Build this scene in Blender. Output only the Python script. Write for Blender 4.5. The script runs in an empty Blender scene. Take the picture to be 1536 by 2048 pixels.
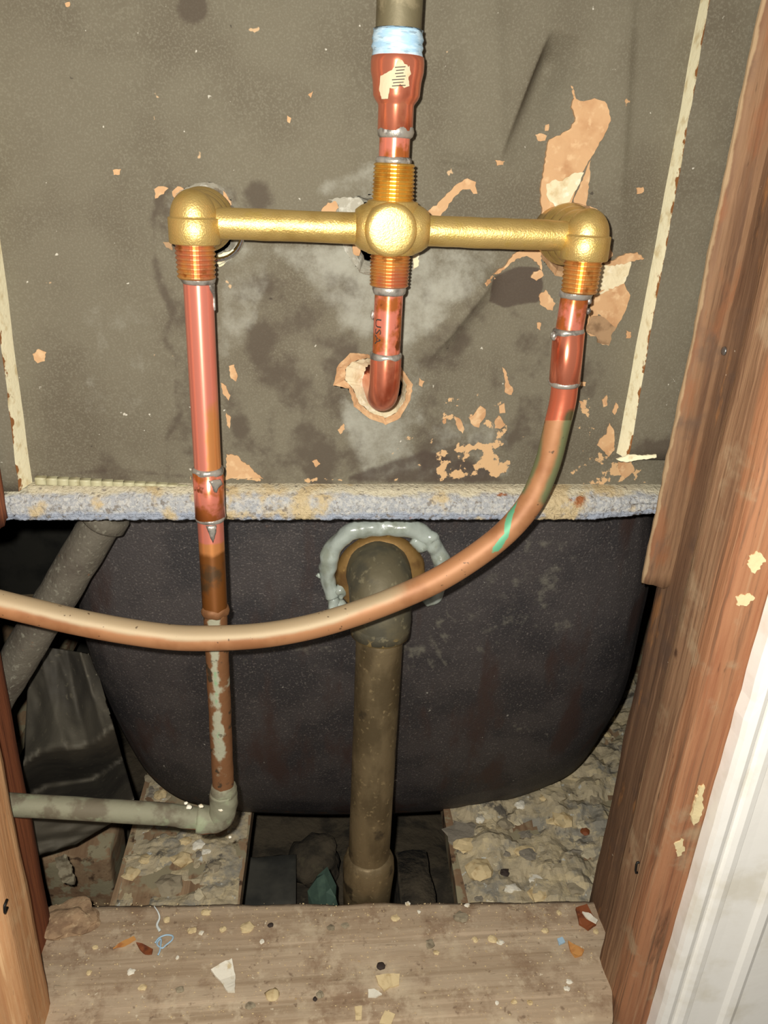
import bpy, bmesh, math, random
import numpy as np
from mathutils import Vector, Matrix, noise as mnoise
random.seed(7)
rng = np.random.default_rng(7)
sc = bpy.context.scene
COL = sc.collection

# ------------------------------------------------------------------ camera
FPX, CX, CY = 1540., 768., 1024.
VPX, VPY = 600., 4500.                      # where plumb lines meet
dn = np.array([(VPX-CX)/FPX, -(VPY-CY)/FPX, 1.]); dn /= np.linalg.norm(dn)
Zc = -dn
Xc = np.array([1, 0, -Zc[0]/Zc[2]]); Xc /= np.linalg.norm(Xc)
Z3, X3 = Zc*[1, 1, -1], Xc*[1, 1, -1]
Y3 = np.cross(Z3, X3)
MW = np.array([X3, Y3, Z3])                 # camera (right, up, back) -> world
def ray(px, py): return MW @ np.array([(px-CX)/FPX, -(py-CY)/FPX, -1.])
VALVE = np.array([0., -.045, .604])         # centre of the brass valve; floor boards are z = 0
CAM = VALVE - ray(785, 455)*.411
cam = bpy.data.cameras.new('camera'); co = bpy.data.objects.new('camera', cam); COL.objects.link(co)
cam.sensor_fit = 'VERTICAL'; cam.sensor_height = 36.; cam.lens = FPX/2048*36.
cam.clip_start = .01; cam.clip_end = 20
m4 = Matrix([list(MW[i])+[CAM[i]] for i in range(3)]+[[0, 0, 0, 1]])
co.matrix_world = m4
sc.camera = co

# ------------------------------------------------------------------ world, flash, exposure
w = bpy.data.worlds.new('world'); sc.world = w; w.use_nodes = True
w.node_tree.nodes['Background'].inputs[0].default_value = (1., .93, .82, 1)
w.node_tree.nodes['Background'].inputs[1].default_value = .22
fl = bpy.data.lights.new('phone_flash_offscreen', 'POINT'); fl.energy = 16.5; fl.shadow_soft_size = .0035
fl.color = (1., .96, .88)
fo = bpy.data.objects.new('phone_flash_offscreen', fl); COL.objects.link(fo)
fo.location = CAM + MW @ np.array([-.014, .012, .0])
sc.view_settings.view_transform = 'Standard'; sc.view_settings.look = 'None'
sc.view_settings.exposure = 0.0; sc.view_settings.gamma = 1.0
sc.view_settings.use_curve_mapping = False

# ------------------------------------------------------------------ geometry helpers
def P(px, py, Y):
    r = ray(px, py); return CAM + r*((Y-CAM[1])/r[1])
def PZ(px, py, Z):
    r = ray(px, py); return CAM + r*((Z-CAM[2])/r[2])
def PP(px, py, pt, n):
    r = ray(px, py); pt = np.array(pt); n = np.array(n); return CAM + r*(np.dot(pt-CAM, n)/np.dot(r, n))
def proj(p):
    p = np.asarray(p, float); c = (p-CAM) @ MW
    return CX + FPX*c[..., 0]/(-c[..., 2]), CY - FPX*c[..., 1]/(-c[..., 2])
def nz(x, y, z, s=1.): return mnoise.noise(Vector((x*s, y*s, z*s)))

def lin(c):
    return tuple(((v/255.)/12.92 if v/255. <= .04045 else ((v/255.+.055)/1.055)**2.4) for v in c)

def obj(name, verts, faces, mat, parent=None, smooth=True, attrs=None, label=None):
    off = np.array(parent['_o'] if '_o' in parent else parent.parent['_o']) if parent is not None else np.zeros(3)
    v = np.asarray(verts, float)
    me = bpy.data.meshes.new(name)
    me.from_pydata([tuple(p) for p in (v-off)], [], [tuple(f) for f in faces])
    if attrs:
        for k, val in attrs.items():
            a = me.attributes.new(k, 'FLOAT', 'POINT'); a.data.foreach_set('value', np.asarray(val, np.float32))
    me.update()
    bm = bmesh.new(); bm.from_mesh(me); bmesh.ops.recalc_face_normals(bm, faces=bm.faces); bm.to_mesh(me); bm.free()
    if smooth: me.shade_smooth()
    o = bpy.data.objects.new(name, me); COL.objects.link(o)
    if mat: me.materials.append(mat)
    if parent is not None: o.parent = parent
    if label: o['label'] = label
    return o

ROOTS = []
def thing(name, label, cat, loc, group=None):
    o = bpy.data.objects.new(name, None); COL.objects.link(o); o.empty_display_size = .01
    o.location = tuple(loc); o['_o'] = list(map(float, loc)); o['label'] = label; o['category'] = cat
    if group: o['group'] = group
    ROOTS.append(o); return o
def struct(name, loc=(0, 0, 0)):
    o = bpy.data.objects.new(name, None); COL.objects.link(o); o.empty_display_size = .01
    o.location = tuple(loc); o['_o'] = list(map(float, loc)); o['kind'] = 'structure'; ROOTS.append(o); return o
def tag(o, label=None, cat=None, group=None, kind=None):
    if label: o['label'] = label
    if cat: o['category'] = cat
    if group: o['group'] = group
    if kind: o['kind'] = kind
    return o

def frame(axis):
    a = np.array(axis, float); a /= np.linalg.norm(a)
    h = np.array([0, 0, 1.]) if abs(a[2]) < .9 else np.array([1., 0, 0])
    u = np.cross(a, h); u /= np.linalg.norm(u); return a, u, np.cross(a, u)

def lathe(prof, origin, axis, seg=40, jit=0., caps=True):
    a, u, v = frame(axis); o = np.array(origin, float); V = []; F = []
    for t, r in prof:
        for k in range(seg):
            th = 2*math.pi*k/seg; d = math.cos(th)*u + math.sin(th)*v
            p = o + a*t + d*r
            if jit: p = p + d*jit*nz(*p, 180.)
            V.append(p)
    n = len(prof)
    for i in range(n-1):
        for k in range(seg):
            k2 = (k+1) % seg; F.append((i*seg+k, i*seg+k2, (i+1)*seg+k2, (i+1)*seg+k))
    if caps:
        F.append(tuple(range(seg))); F.append(tuple((n-1)*seg+k for k in range(seg)))
    return V, F

def catmull(pts, n=10):
    pts = [np.array(p, float) for p in pts]; pts = [2*pts[0]-pts[1]]+pts+[2*pts[-1]-pts[-2]]; out = []
    for i in range(1, len(pts)-2):
        for k in range(n):
            t = k/n; a, b, c, d = pts[i-1:i+3]
            out.append(.5*(2*b+(c-a)*t+(2*a-5*b+4*c-d)*t*t+(3*b-a-3*c+d)*t**3))
    out.append(pts[-2]); return out

def tube(path, rad, seg=28, jit=0., js=150., caps=True):
    path = [np.array(p, float) for p in path]; n = len(path); V = []; F = []
    t0 = path[1]-path[0]; a, u, v = frame(t0)
    for i, p in enumerate(path):
        t = path[min(i+1, n-1)]-path[max(i-1, 0)]; t /= np.linalg.norm(t)
        u = u - t*np.dot(u, t); u /= np.linalg.norm(u); v = np.cross(t, u)
        r = rad(i/(n-1)) if callable(rad) else rad
        for k in range(seg):
            th = 2*math.pi*k/seg; d = math.cos(th)*u+math.sin(th)*v
            rr = r + (jit*nz(*(p+d*r), js) if jit else 0)
            V.append(p+d*rr)
    for i in range(n-1):
        for k in range(seg):
            k2 = (k+1) % seg; F.append((i*seg+k, i*seg+k2, (i+1)*seg+k2, (i+1)*seg+k))
    if caps:
        F.append(tuple(range(seg))); F.append(tuple((n-1)*seg+k for k in range(seg)))
    return V, F

def join(*vf):
    V = []; F = []
    for v, f in vf:
        b = len(V); V += list(v); F += [tuple(i+b for i in q) for q in f]
    return V, F

def jag(pts, step, amp, seed=0, smoothing=0):
    """subdivide a closed 2-D outline and make it ragged"""
    r = random.Random(seed); out = []
    n = len(pts)
    for i in range(n):
        a = np.array(pts[i], float); b = np.array(pts[(i+1) % n], float); L = np.linalg.norm(b-a)
        k = max(1, int(L/step)); nrm = np.array([-(b-a)[1], (b-a)[0]])/(L+1e-9)
        for j in range(k):
            p = a+(b-a)*j/k
            out.append(p+nrm*r.uniform(-amp, amp)+(0 if j else 0))
    return out

def fill(poly):
    bm = bmesh.new(); vs = [bm.verts.new((p[0], p[1], 0)) for p in poly]
    f = bm.faces.new(vs); bmesh.ops.triangulate(bm, faces=[f], ngon_method='BEAUTY')
    bm.verts.index_update(); T = [tuple(v.index for v in f.verts) for f in bm.faces]; bm.free(); return T

def slab(name, poly_px, Y, thick, mat, parent, step=5., amp=1.3, seed=0, wave=.0006, label=None, plane=None):
    """ragged flat piece lying on the wall, outlined in photo pixels, given a real thickness"""
    pl = jag(poly_px, step, amp, seed) if step else [np.array(p, float) for p in poly_px]
    T = fill(pl); n = len(pl)
    fr = [P(x, y, Y) for x, y in pl] if plane is None else [PP(x, y, *plane) for x, y in pl]
    nn = np.array([0, -1., 0]) if plane is None else np.array(plane[1], float)
    top = [p + nn*(thick + wave*(nz(*p, 90.)+.3)) for p in fr]; bot = [p - nn*.0006 for p in fr]
    V = top+bot; F = list(T)+[tuple(i+n for i in reversed(t)) for t in T]
    for i in range(n):
        j = (i+1) % n; F.append((i, j, n+j, n+i))
    return obj(name, V, F, mat, parent, smooth=False, label=label)

def cyl_hit(px, py, X0, Y0, r):
    d = ray(px, py); a = d[0]**2+d[1]**2; ox, oy = CAM[0]-X0, CAM[1]-Y0
    b = 2*(ox*d[0]+oy*d[1]); c = ox*ox+oy*oy-r*r; q = max(b*b-4*a*c, 0)
    t = (-b-math.sqrt(q))/(2*a); p = CAM+d*t
    return math.atan2(p[1]-Y0, p[0]-X0), p[2]

def cyl_patch(name, poly_px, X0, Y0, r, mat, parent, thick=.0003, step=3., amp=.6, seed=0, bulge=0., label=None):
    """thin patch wrapped on a vertical cylinder"""
    pl = jag(poly_px, step, amp, seed); uv = []
    for x, y in pl:
        th, z = cyl_hit(x, y, X0, Y0, r); uv.append((th*r, z))
    bm = bmesh.new(); vs = [bm.verts.new((u, z, 0)) for u, z in uv]
    f = bm.faces.new(vs); bmesh.ops.triangulate(bm, faces=[f])
    bmesh.ops.subdivide_edges(bm, edges=[e for e in bm.edges if e.calc_length() > .002], cuts=2, use_grid_fill=False)
    bmesh.ops.triangulate(bm, faces=bm.faces)
    cu = np.mean([p[0] for p in uv]); hw = max(abs(p[0]-cu) for p in uv)+1e-6
    bnd = {v for e in bm.edges if e.is_boundary for v in e.verts}
    V = []; bm.verts.index_update()
    for v in bm.verts:
        th = v.co.x/r
        rr = r+thick + (0 if v in bnd else bulge)
        V.append((X0+rr*math.cos(th), Y0+rr*math.sin(th), v.co.y))
    F = [tuple(v.index for v in f.verts) for f in bm.faces]
    n = len(V); bl = [(e.verts[0].index, e.verts[1].index) for e in bm.edges if e.is_boundary]
    V2 = list(V)
    for v in bm.verts:
        th = v.co.x/r; V2.append((X0+(r-.0004)*math.cos(th), Y0+(r-.0004)*math.sin(th), v.co.y))
    F2 = F+[tuple(i+n for i in reversed(f)) for f in F]+[(a, b, b+n, a+n) for a, b in bl]
    bm.free()
    return obj(name, V2, F2, mat, parent, smooth=bulge > 0, label=label)

def lumber(name, x0, x1, y0, y1, z0, z1, mat, parent=None, axis=2, rnd=.002, jit=.0008, n=40, ragged=(0, 0), bow=0., seed=0, label=None):
    """sawn timber: rounded section swept along one axis with uneven faces"""
    lo = [x0, y0, z0]; hi = [x1, y1, z1]; oth = [i for i in range(3) if i != axis]
    a0, a1 = lo[oth[0]], hi[oth[0]]; b0, b1 = lo[oth[1]], hi[oth[1]]
    sec = []
    def edge(pa, pb, m=7):
        return [(pa[0]+(pb[0]-pa[0])*k/m, pa[1]+(pb[1]-pa[1])*k/m) for k in range(m+1)]
    r = rnd
    for cs in ([(a0+r, b0), (a1-r, b0)], [(a1, b0+r), (a1, b1-r)], [(a1-r, b1), (a0+r, b1)], [(a0, b1-r), (a0, b0+r)]):
        sec += edge(*cs)
    m = len(sec); V = []; F = []
    for i in range(n+1):
        t = lo[axis]+(hi[axis]-lo[axis])*i/n
        for a, b in sec:
            p = [0, 0, 0]; p[axis] = t; p[oth[0]] = a; p[oth[1]] = b
            if ragged[0] and i == 0: p[axis] -= ragged[0]*(nz(a+seed, b, 1, 140.)+.3)
            if ragged[1] and i == n: p[axis] += ragged[1]*(nz(a+seed, b, 2, 140.)+.3)
            q = (p[0]+seed*.37, p[1], p[2])
            d = jit*(.8*nz(q[0], q[1], q[2]*.35, 45.)+.45*nz(*q, 260.))
            ca, cb = (a0+a1)/2, (b0+b1)/2
            la, lb = (a-ca)/(a1-a0), (b-cb)/(b1-b0); L = math.hypot(la, lb)
            p[oth[0]] += d*la/L*1.4 + bow*math.sin(math.pi*i/n); p[oth[1]] += d*lb/L*1.4
            V.append(p)
    for i in range(n):
        for k in range(m):
            k2 = (k+1) % m; F.append((i*m+k, i*m+k2, (i+1)*m+k2, (i+1)*m+k))
    F.append(tuple(range(m))); F.append(tuple(n*m+k for k in range(m)))
    return obj(name, V, F, mat, parent, label=label)

def rock(c, r, seed, sq=(1, 1, .6), sub=2, rough=.35):
    bm = bmesh.new(); bmesh.ops.create_icosphere(bm, subdivisions=sub, radius=1.)
    V = []
    for v in bm.verts:
        d = v.co.normalized(); k = 1+rough*mnoise.noise(d*1.6+Vector((seed*3.1, seed*1.7, 0)))
        V.append((c[0]+d.x*k*r*sq[0], c[1]+d.y*k*r*sq[1], c[2]+d.z*k*r*sq[2]))
    bm.verts.index_update(); F = [tuple(v.index for v in f.verts) for f in bm.faces]; bm.free(); return V, F

# ------------------------------------------------------------------ material helper
def mk(name, base, layers=(), rough=.6, metal=0., bump=(), spec=.5, rl=None, trans=0., coat=0., aniso=0.):
    """base sRGB; layers: dict c, s scale, lo, hi, st stretch, a attribute, amp noise weight, k strength, d detail"""
    m = bpy.data.materials.new(name); m.use_nodes = True; nt = m.node_tree; N = nt.nodes; L = nt.links
    b = N['Principled BSDF']; tc = N.new('ShaderNodeTexCoord')
    def co_(st, off=0):
        mp = N.new('ShaderNodeMapping'); mp.inputs['Scale'].default_value = st; mp.inputs['Location'].default_value = (off*.731, off*.377, off*.531)
        L.new(tc.outputs['Object'], mp.inputs['Vector']); return mp.outputs[0]
    def noise(s, st=(1, 1, 1), d=4, off=0, dist=0., ro=.55):
        n = N.new('ShaderNodeTexNoise'); n.inputs['Scale'].default_value = s; n.inputs['Detail'].default_value = d
        n.inputs['Roughness'].default_value = ro; n.inputs['Distortion'].default_value = dist
        L.new(co_(st, off), n.inputs['Vector']); return n.outputs['Fac']
    rgb = N.new('ShaderNodeRGB'); rgb.outputs[0].default_value = (*lin(base), 1); cur = rgb.outputs[0]; facs = {}
    for i, l in enumerate(layers):
        val = noise(l.get('s', 60), l.get('st', (1, 1, 1)), l.get('d', 4), i*1.3+l.get('off', 0), l.get('dist', 0.), l.get('ro', .55))
        if 'a' in l:
            at = N.new('ShaderNodeAttribute'); at.attribute_name = l['a']
            su = N.new('ShaderNodeMath'); su.operation = 'SUBTRACT'; L.new(val, su.inputs[0]); su.inputs[1].default_value = .5
            mu = N.new('ShaderNodeMath'); mu.operation = 'MULTIPLY_ADD'; L.new(su.outputs[0], mu.inputs[0]); mu.inputs[1].default_value = l.get('amp', 1.)
            L.new(at.outputs['Fac'], mu.inputs[2]); val = mu.outputs[0]
        mr = N.new('ShaderNodeMapRange'); mr.interpolation_type = 'SMOOTHSTEP'; L.new(val, mr.inputs['Value'])
        mr.inputs['From Min'].default_value = l.get('lo', .45); mr.inputs['From Max'].default_value = l.get('hi', .65); mr.inputs['To Max'].default_value = l.get('k', 1.)
        fac = mr.outputs[0]; facs[i] = fac
        mx = N.new('ShaderNodeMix'); mx.data_type = 'RGBA'; L.new(fac, mx.inputs[0]); L.new(cur, mx.inputs[6]); mx.inputs[7].default_value = (*lin(l['c']), 1)
        cur = mx.outputs[2]
    L.new(cur, b.inputs['Base Color'])
    b.inputs['Roughness'].default_value = rough; b.inputs['Metallic'].default_value = metal
    b.inputs['Specular IOR Level'].default_value = spec
    if trans: b.inputs['Transmission Weight'].default_value = trans
    if aniso:      # fine marks running round the pipe spread the highlight along it
        tn = N.new('ShaderNodeTangent'); tn.direction_type = 'RADIAL'; tn.axis = 'Z'; L.new(tn.outputs[0], b.inputs['Tangent'])
        b.inputs['Anisotropic'].default_value = aniso; b.inputs['Anisotropic Rotation'].default_value = .25
    if coat: b.inputs['Coat Weight'].default_value = coat; b.inputs['Coat Roughness'].default_value = .15
    if rl:      # (layer index, roughness there, metal there)
        mr = N.new('ShaderNodeMapRange'); L.new(facs[rl[0]], mr.inputs['Value']); mr.inputs['To Min'].default_value = rough; mr.inputs['To Max'].default_value = rl[1]
        L.new(mr.outputs[0], b.inputs['Roughness'])
        if len(rl) > 2:
            m2 = N.new('ShaderNodeMapRange'); L.new(facs[rl[0]], m2.inputs['Value']); m2.inputs['To Min'].default_value = metal; m2.inputs['To Max'].default_value = rl[2]
            L.new(m2.outputs[0], b.inputs['Metallic'])
    last = None
    for i, q in enumerate(bump):      # (scale, strength, distance, stretch)
        bp = N.new('ShaderNodeBump'); bp.inputs['Strength'].default_value = q[1]; bp.inputs['Distance'].default_value = q[2]
        L.new(noise(q[0], q[3] if len(q) > 3 else (1, 1, 1), 5, 7+i*2.1), bp.inputs['Height'])
        if last: L.new(last, bp.inputs['Normal'])
        last = bp.outputs[0]
    if last: L.new(last, b.inputs['Normal'])
    return m

M = {}
PAPER = (101, 95, 80)
M['paper'] = mk('felt_paper', PAPER, [
    dict(c=(90, 83, 69), s=14, lo=.42, hi=.66, d=6),
    dict(c=(114, 109, 94), s=900, lo=.45, hi=.7, d=2, k=.6),
    dict(c=(72, 63, 53), a='stain', s=38, amp=1.7, lo=.38, hi=.72, d=8, ro=.62, k=.8),
    dict(c=(150, 149, 137), a='dust', s=46, amp=2.0, lo=.35, hi=1.15, d=9, ro=.66, k=.8),
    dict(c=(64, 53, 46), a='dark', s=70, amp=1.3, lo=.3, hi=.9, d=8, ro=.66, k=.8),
    dict(c=(186, 152, 112), a='fray', s=110, amp=2.2, lo=.62, hi=.7, d=6),
    dict(c=(178, 150, 116), s=75, lo=.735, hi=.76, d=3),
    dict(c=(190, 186, 172), s=190, lo=.745, hi=.78, d=2, k=.8),
    dict(c=(52, 46, 40), s=160, lo=.75, hi=.79, d=2, off=9, k=.7)], rough=.85, bump=[(700, .25, .0006), (40, .3, .0012)], spec=.25)
M['kraft'] = mk('kraft_paper', (182, 146, 108), [dict(c=(164, 124, 88), s=50, lo=.45, hi=.7), dict(c=(194, 162, 124), s=160, lo=.52, hi=.7)], rough=.9, bump=[(500, .25, .0004)], spec=.2)
M['kraft_dark'] = mk('brown_kraft_paper', (150, 122, 92), [dict(c=(116, 92, 68), s=90, lo=.45, hi=.65)], rough=.9, bump=[(400, .3, .0005)], spec=.2)
M['gypsum'] = mk('gypsum', (202, 190, 158), [dict(c=(178, 158, 120), s=90, lo=.5, hi=.7), dict(c=(216, 208, 184), s=200, lo=.52, hi=.7)], rough=.9, bump=[(300, .5, .001)], spec=.2)
M['plaster'] = mk('grey_plaster', (152, 148, 134), [dict(c=(190, 188, 176), s=120, lo=.5, hi=.65), dict(c=(112, 100, 84), s=70, lo=.52, hi=.66)], rough=.85, bump=[(260, .6, .001)], spec=.2)
M['strip'] = mk('gypsum_edge', (232, 224, 190), [dict(c=(206, 190, 150), s=120, lo=.5, hi=.7), dict(c=(140, 92, 52), a='fray', s=130, amp=1.6, lo=.5, hi=.62, d=5), dict(c=(150, 104, 62), s=45, lo=.68, hi=.73, d=4)], rough=.9, bump=[(350, .4, .0006)], spec=.2)
COPC = (232, 132, 108)
M['copper'] = mk('new_copper', (226, 136, 116), [
    dict(c=(214, 142, 84), a='aged', s=60, amp=.9, lo=.3, hi=.6, d=4),
    dict(c=(122, 74, 32), a='old', s=60, amp=.7, lo=.35, hi=.65, d=5),
    dict(c=(84, 62, 40), a='old', s=38, amp=2.4, lo=1.05, hi=1.3, d=5, off=4)], rough=.31, metal=.62, bump=[(600, .05, .0003, (1, 1, .3))], rl=(1, .42, .5), aniso=.65)
M['copper_fit'] = mk('copper_fitting', (226, 134, 104), [dict(c=(170, 80, 52), s=50, lo=.48, hi=.68, st=(1, 1, .35)), dict(c=(222, 140, 104), s=80, lo=.55, hi=.75)], rough=.27, metal=.78, bump=[(500, .06, .0003)], aniso=.65)
M['copper_burn'] = mk('heat_marked_copper', (232, 138, 116), [dict(c=(184, 104, 52), s=65, lo=.46, hi=.58), dict(c=(120, 66, 34), s=70, lo=.6, hi=.68, off=3)], rough=.3, metal=.62, bump=[(500, .06, .0003)], aniso=.65)
M['tube_old'] = mk('aged_copper_tube', (162, 114, 76), [
    dict(c=(142, 94, 58), s=30, lo=.45, hi=.65),
    dict(c=(158, 142, 112), a='dusty', s=60, amp=.5, lo=.15, hi=.6, k=.9),
    dict(c=(216, 118, 88), a='shiny', s=60, amp=.3, lo=.4, hi=.6),
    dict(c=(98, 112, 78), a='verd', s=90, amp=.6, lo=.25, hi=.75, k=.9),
    dict(c=(92, 158, 122), a='green', s=140, amp=.9, lo=.38, hi=.5, d=4),
    dict(c=(70, 52, 34), s=240, lo=.68, hi=.74, d=2, k=.8)], rough=.58, metal=.22, bump=[(260, .12, .0004)], rl=(2, .3, .7))
M['pipe_patina'] = mk('patina_copper', (124, 84, 52), [
    dict(c=(150, 148, 126), a='patina', s=70, amp=2.2, lo=.4, hi=.65, d=7),
    dict(c=(112, 150, 112), a='patina', s=60, amp=1.6, lo=.75, hi=.95, d=5, off=5),
    dict(c=(66, 54, 38), s=90, lo=.58, hi=.66, d=4)], rough=.65, metal=.35, bump=[(180, .4, .0012)], rl=(0, .9, 0.))
M['pipe_grey'] = mk('grey_green_pipe', (132, 130, 108), [dict(c=(104, 96, 78), s=60, lo=.45, hi=.62, d=7), dict(c=(150, 160, 128), s=70, lo=.56, hi=.72, d=7, k=.75), dict(c=(126, 76, 42), a='under', s=50, amp=.4, lo=.4, hi=.7)], rough=.75, metal=.1, bump=[(180, .35, .001)])
M['oldpipe'] = mk('old_dull_pipe', (104, 96, 72), [dict(c=(84, 74, 54), s=50, lo=.45, hi=.65, st=(1, 1, .4)), dict(c=(128, 118, 92), s=110, lo=.56, hi=.7)], rough=.6, metal=.35, bump=[(260, .25, .0008)])
M['solder'] = mk('solder', (152, 147, 138), [dict(c=(108, 102, 95), s=120, lo=.45, hi=.65), dict(c=(196, 194, 188), s=200, lo=.58, hi=.7)], rough=.36, metal=.45, bump=[(300, .4, .001)])
M['brass'] = mk('cast_brass', (208, 178, 110), [dict(c=(184, 152, 84), s=40, lo=.45, hi=.7), dict(c=(206, 176, 100), s=150, lo=.52, hi=.7)], rough=.38, metal=.74, bump=[(1100, .45, .0006), (260, .16, .0008)])
M['brass_cut'] = mk('machined_brass', (216, 170, 78), [dict(c=(176, 120, 44), s=60, lo=.45, hi=.7)], rough=.26, metal=.75)
M['brass_heat'] = mk('heat_tinted_brass', (204, 150, 84), [dict(c=(196, 126, 90), s=50, lo=.42, hi=.62), dict(c=(150, 92, 40), s=90, lo=.56, hi=.7)], rough=.3, metal=.7)
M['chrome'] = mk('chrome', (210, 210, 210), [], rough=.08, metal=1.)
M['tape'] = mk('thread_tape', (146, 178, 200), [dict(c=(172, 196, 210), s=90, lo=.45, hi=.6, st=(1, 1, 4)), dict(c=(128, 150, 164), s=120, lo=.58, hi=.68, st=(1, 1, 5))], rough=.5, bump=[(160, .5, .001, (1, 1, 6))])
M['sticker'] = mk('sticker_paper', (178, 166, 136), [dict(c=(172, 150, 110), s=130, lo=.5, hi=.7)], rough=.7)
M['ink'] = mk('black_ink', (44, 36, 32), [], rough=.8)
M['iron'] = mk('black_cast_iron', (62, 57, 56), [
    dict(c=(46, 43, 44), s=16, lo=.42, hi=.62, d=6), dict(c=(104, 97, 92), s=620, lo=.54, hi=.72, d=4, k=.85),
    dict(c=(58, 44, 40), s=26, lo=.52, hi=.66, d=5, st=(1, 1, .25)), dict(c=(120, 114, 104), s=34, lo=.71, hi=.8, d=6), dict(c=(150, 146, 136), s=150, lo=.745, hi=.78, d=2),
    dict(c=(112, 108, 96), a='chalk', s=90, amp=1.6, lo=.42, hi=.85, d=7, k=.8),
    dict(c=(96, 62, 36), a='rust', s=90, amp=1.2, lo=.5, hi=.8, d=5, k=.7)], rough=.6, bump=[(650, .5, .0012), (90, .25, .0015)], spec=.45)
M['rim'] = mk('rough_enamel', (150, 152, 154), [
    dict(c=(186, 184, 176), s=420, lo=.44, hi=.6, d=3, k=.6), dict(c=(120, 114, 106), s=300, lo=.56, hi=.7, d=3, off=3, k=.7),
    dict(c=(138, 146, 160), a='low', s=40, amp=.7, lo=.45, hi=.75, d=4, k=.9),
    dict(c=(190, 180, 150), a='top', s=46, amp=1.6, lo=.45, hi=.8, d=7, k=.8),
    dict(c=(178, 160, 124), s=30, lo=.55, hi=.64, d=7), dict(c=(112, 104, 94), s=240, lo=.6, hi=.68, d=4, k=.8),
    dict(c=(140, 84, 44), a='rust', s=110, amp=1.6, lo=.6, hi=.85, d=5)], rough=.55, bump=[(560, .9, .0016), (200, .5, .002)], spec=.4)
def wood(name, c0, c1, c2, ax, dirt=None, rough=.75, scale=90, extra=(), pre=()):
    st = [1, 1, 1]; st[ax] = .05; st2 = [1, 1, 1]; st2[ax] = .02
    dk = tuple(int(v*.62) for v in c2); lt = tuple(min(255, int(v*1.16+10)) for v in c0); st3 = [1, 1, 1]; st3[ax] = .12
    ly = [dict(c=c1, s=scale, st=tuple(st), lo=.36, hi=.64, d=9, dist=.5, ro=.68), dict(c=lt, s=scale*2.2, st=tuple(st2), lo=.54, hi=.72, d=7, ro=.65, k=.7), dict(c=c2, s=scale*3.4, st=tuple(st2), lo=.5, hi=.66, d=6, k=.8),
          dict(c=dk, s=scale*.7, st=tuple(st3), lo=.6, hi=.74, d=9, ro=.72, k=.75), dict(c=dk, s=420, st=tuple(st3), lo=.66, hi=.74, d=3, k=.5)]
    ly = ly[:1]+list(pre)+ly[1:]
    if dirt: ly.append(dict(c=dirt, s=24, lo=.54, hi=.68, d=6, k=.85))
    ly += list(extra)
    return mk(name, c0, ly, rough=rough, bump=[(scale*3.4, .5, .0014, tuple(st2)), (260, .35, .001, tuple([1 if i != ax else .25 for i in range(3)]))], spec=.3)
M['stud_left_f'] = wood('tan_stud_wood', (218, 172, 126), (206, 150, 102), (196, 140, 96), 2, (222, 182, 136))
M['stud_left_r'] = wood('red_stud_wood', (146, 86, 54), (122, 68, 42), (112, 60, 38), 2)
M['stud_right_f'] = wood('brown_stud_wood', (156, 122, 92), (136, 101, 75), (116, 84, 62), 2, (170, 144, 114), pre=[dict(c=(168, 116, 82), a='orange', s=40, amp=.5, lo=.4, hi=.65, st=(1, 1, .3), k=.85), dict(c=(140, 86, 58), a='orange', s=120, amp=2., lo=.9, hi=1.4, st=(1, 1, .04), d=8, ro=.7, k=.8)], extra=[
    dict(c=(84, 58, 42), s=60, lo=.66, hi=.74, st=(1, 1, .4), d=5), dict(c=(214, 186, 130), s=30, lo=.72, hi=.75, d=5)])
M['stud_right_r'] = wood('weathered_stud_wood', (126, 96, 72), (106, 78, 58), (90, 66, 50), 2, (98, 76, 62), extra=[dict(c=(160, 112, 70), s=60, st=(1, 1, .3), lo=.58, hi=.68, d=7, k=.8), dict(c=(214, 200, 176), s=180, lo=.75, hi=.78, d=2)], scale=80)
M['lath'] = wood('rough_lath_wood', (138, 106, 78), (112, 80, 58), (96, 70, 52), 2, (104, 82, 66), extra=[dict(c=(138, 92, 62), s=70, st=(1, 1, .3), lo=.5, hi=.66, d=7, k=.8), dict(c=(176, 150, 116), a='edge', s=60, amp=1.2, lo=.45, hi=.8, k=.8)], scale=70)
M['plate'] = wood('dusty_plate_wood', (188, 168, 142), (172, 150, 124), (156, 134, 108), 0, (200, 182, 154), rough=.9, extra=[dict(c=(140, 114, 90), s=26, lo=.5, hi=.66, d=9, ro=.7, k=.75), dict(c=(206, 188, 160), s=60, lo=.54, hi=.66, d=8, ro=.7, k=.6), dict(c=(104, 82, 64), s=160, lo=.62, hi=.72, d=5, k=.6), dict(c=(196, 176, 146), s=70, lo=.66, hi=.74, d=5), dict(c=(216, 202, 176), s=230, lo=.7, hi=.76, d=2)], scale=34)
M['plank'] = wood('old_floor_plank', (160, 134, 104), (136, 108, 82), (118, 92, 70), 1, (176, 160, 128), rough=.9, extra=[dict(c=(156, 146, 118), s=42, lo=.5, hi=.56, d=5), dict(c=(84, 64, 48), s=36, lo=.6, hi=.66, d=5, off=3)], scale=30)
M['rubble'] = mk('plaster_rubble', (188, 174, 144), [dict(c=(150, 145, 132), s=24, lo=.46, hi=.6, d=9, ro=.68), dict(c=(202, 186, 150), s=48, lo=.52, hi=.6, d=8, ro=.66), dict(c=(106, 100, 90), s=40, lo=.57, hi=.66, d=9, ro=.7, off=4), dict(c=(206, 206, 196), s=120, lo=.66, hi=.7, d=4), dict(c=(138, 130, 116), a='grey', s=60, amp=.3, lo=.4, hi=.6), dict(c=(206, 194, 164), a='pale', s=60, amp=.3, lo=.4, hi=.6)], rough=.95, bump=[(160, .7, .002)], spec=.2)
M['chip_w'] = mk('white_chip', (236, 230, 212), [dict(c=(206, 188, 150), s=120, lo=.55, hi=.7)], rough=.7, bump=[(200, .3, .0008)])
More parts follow.
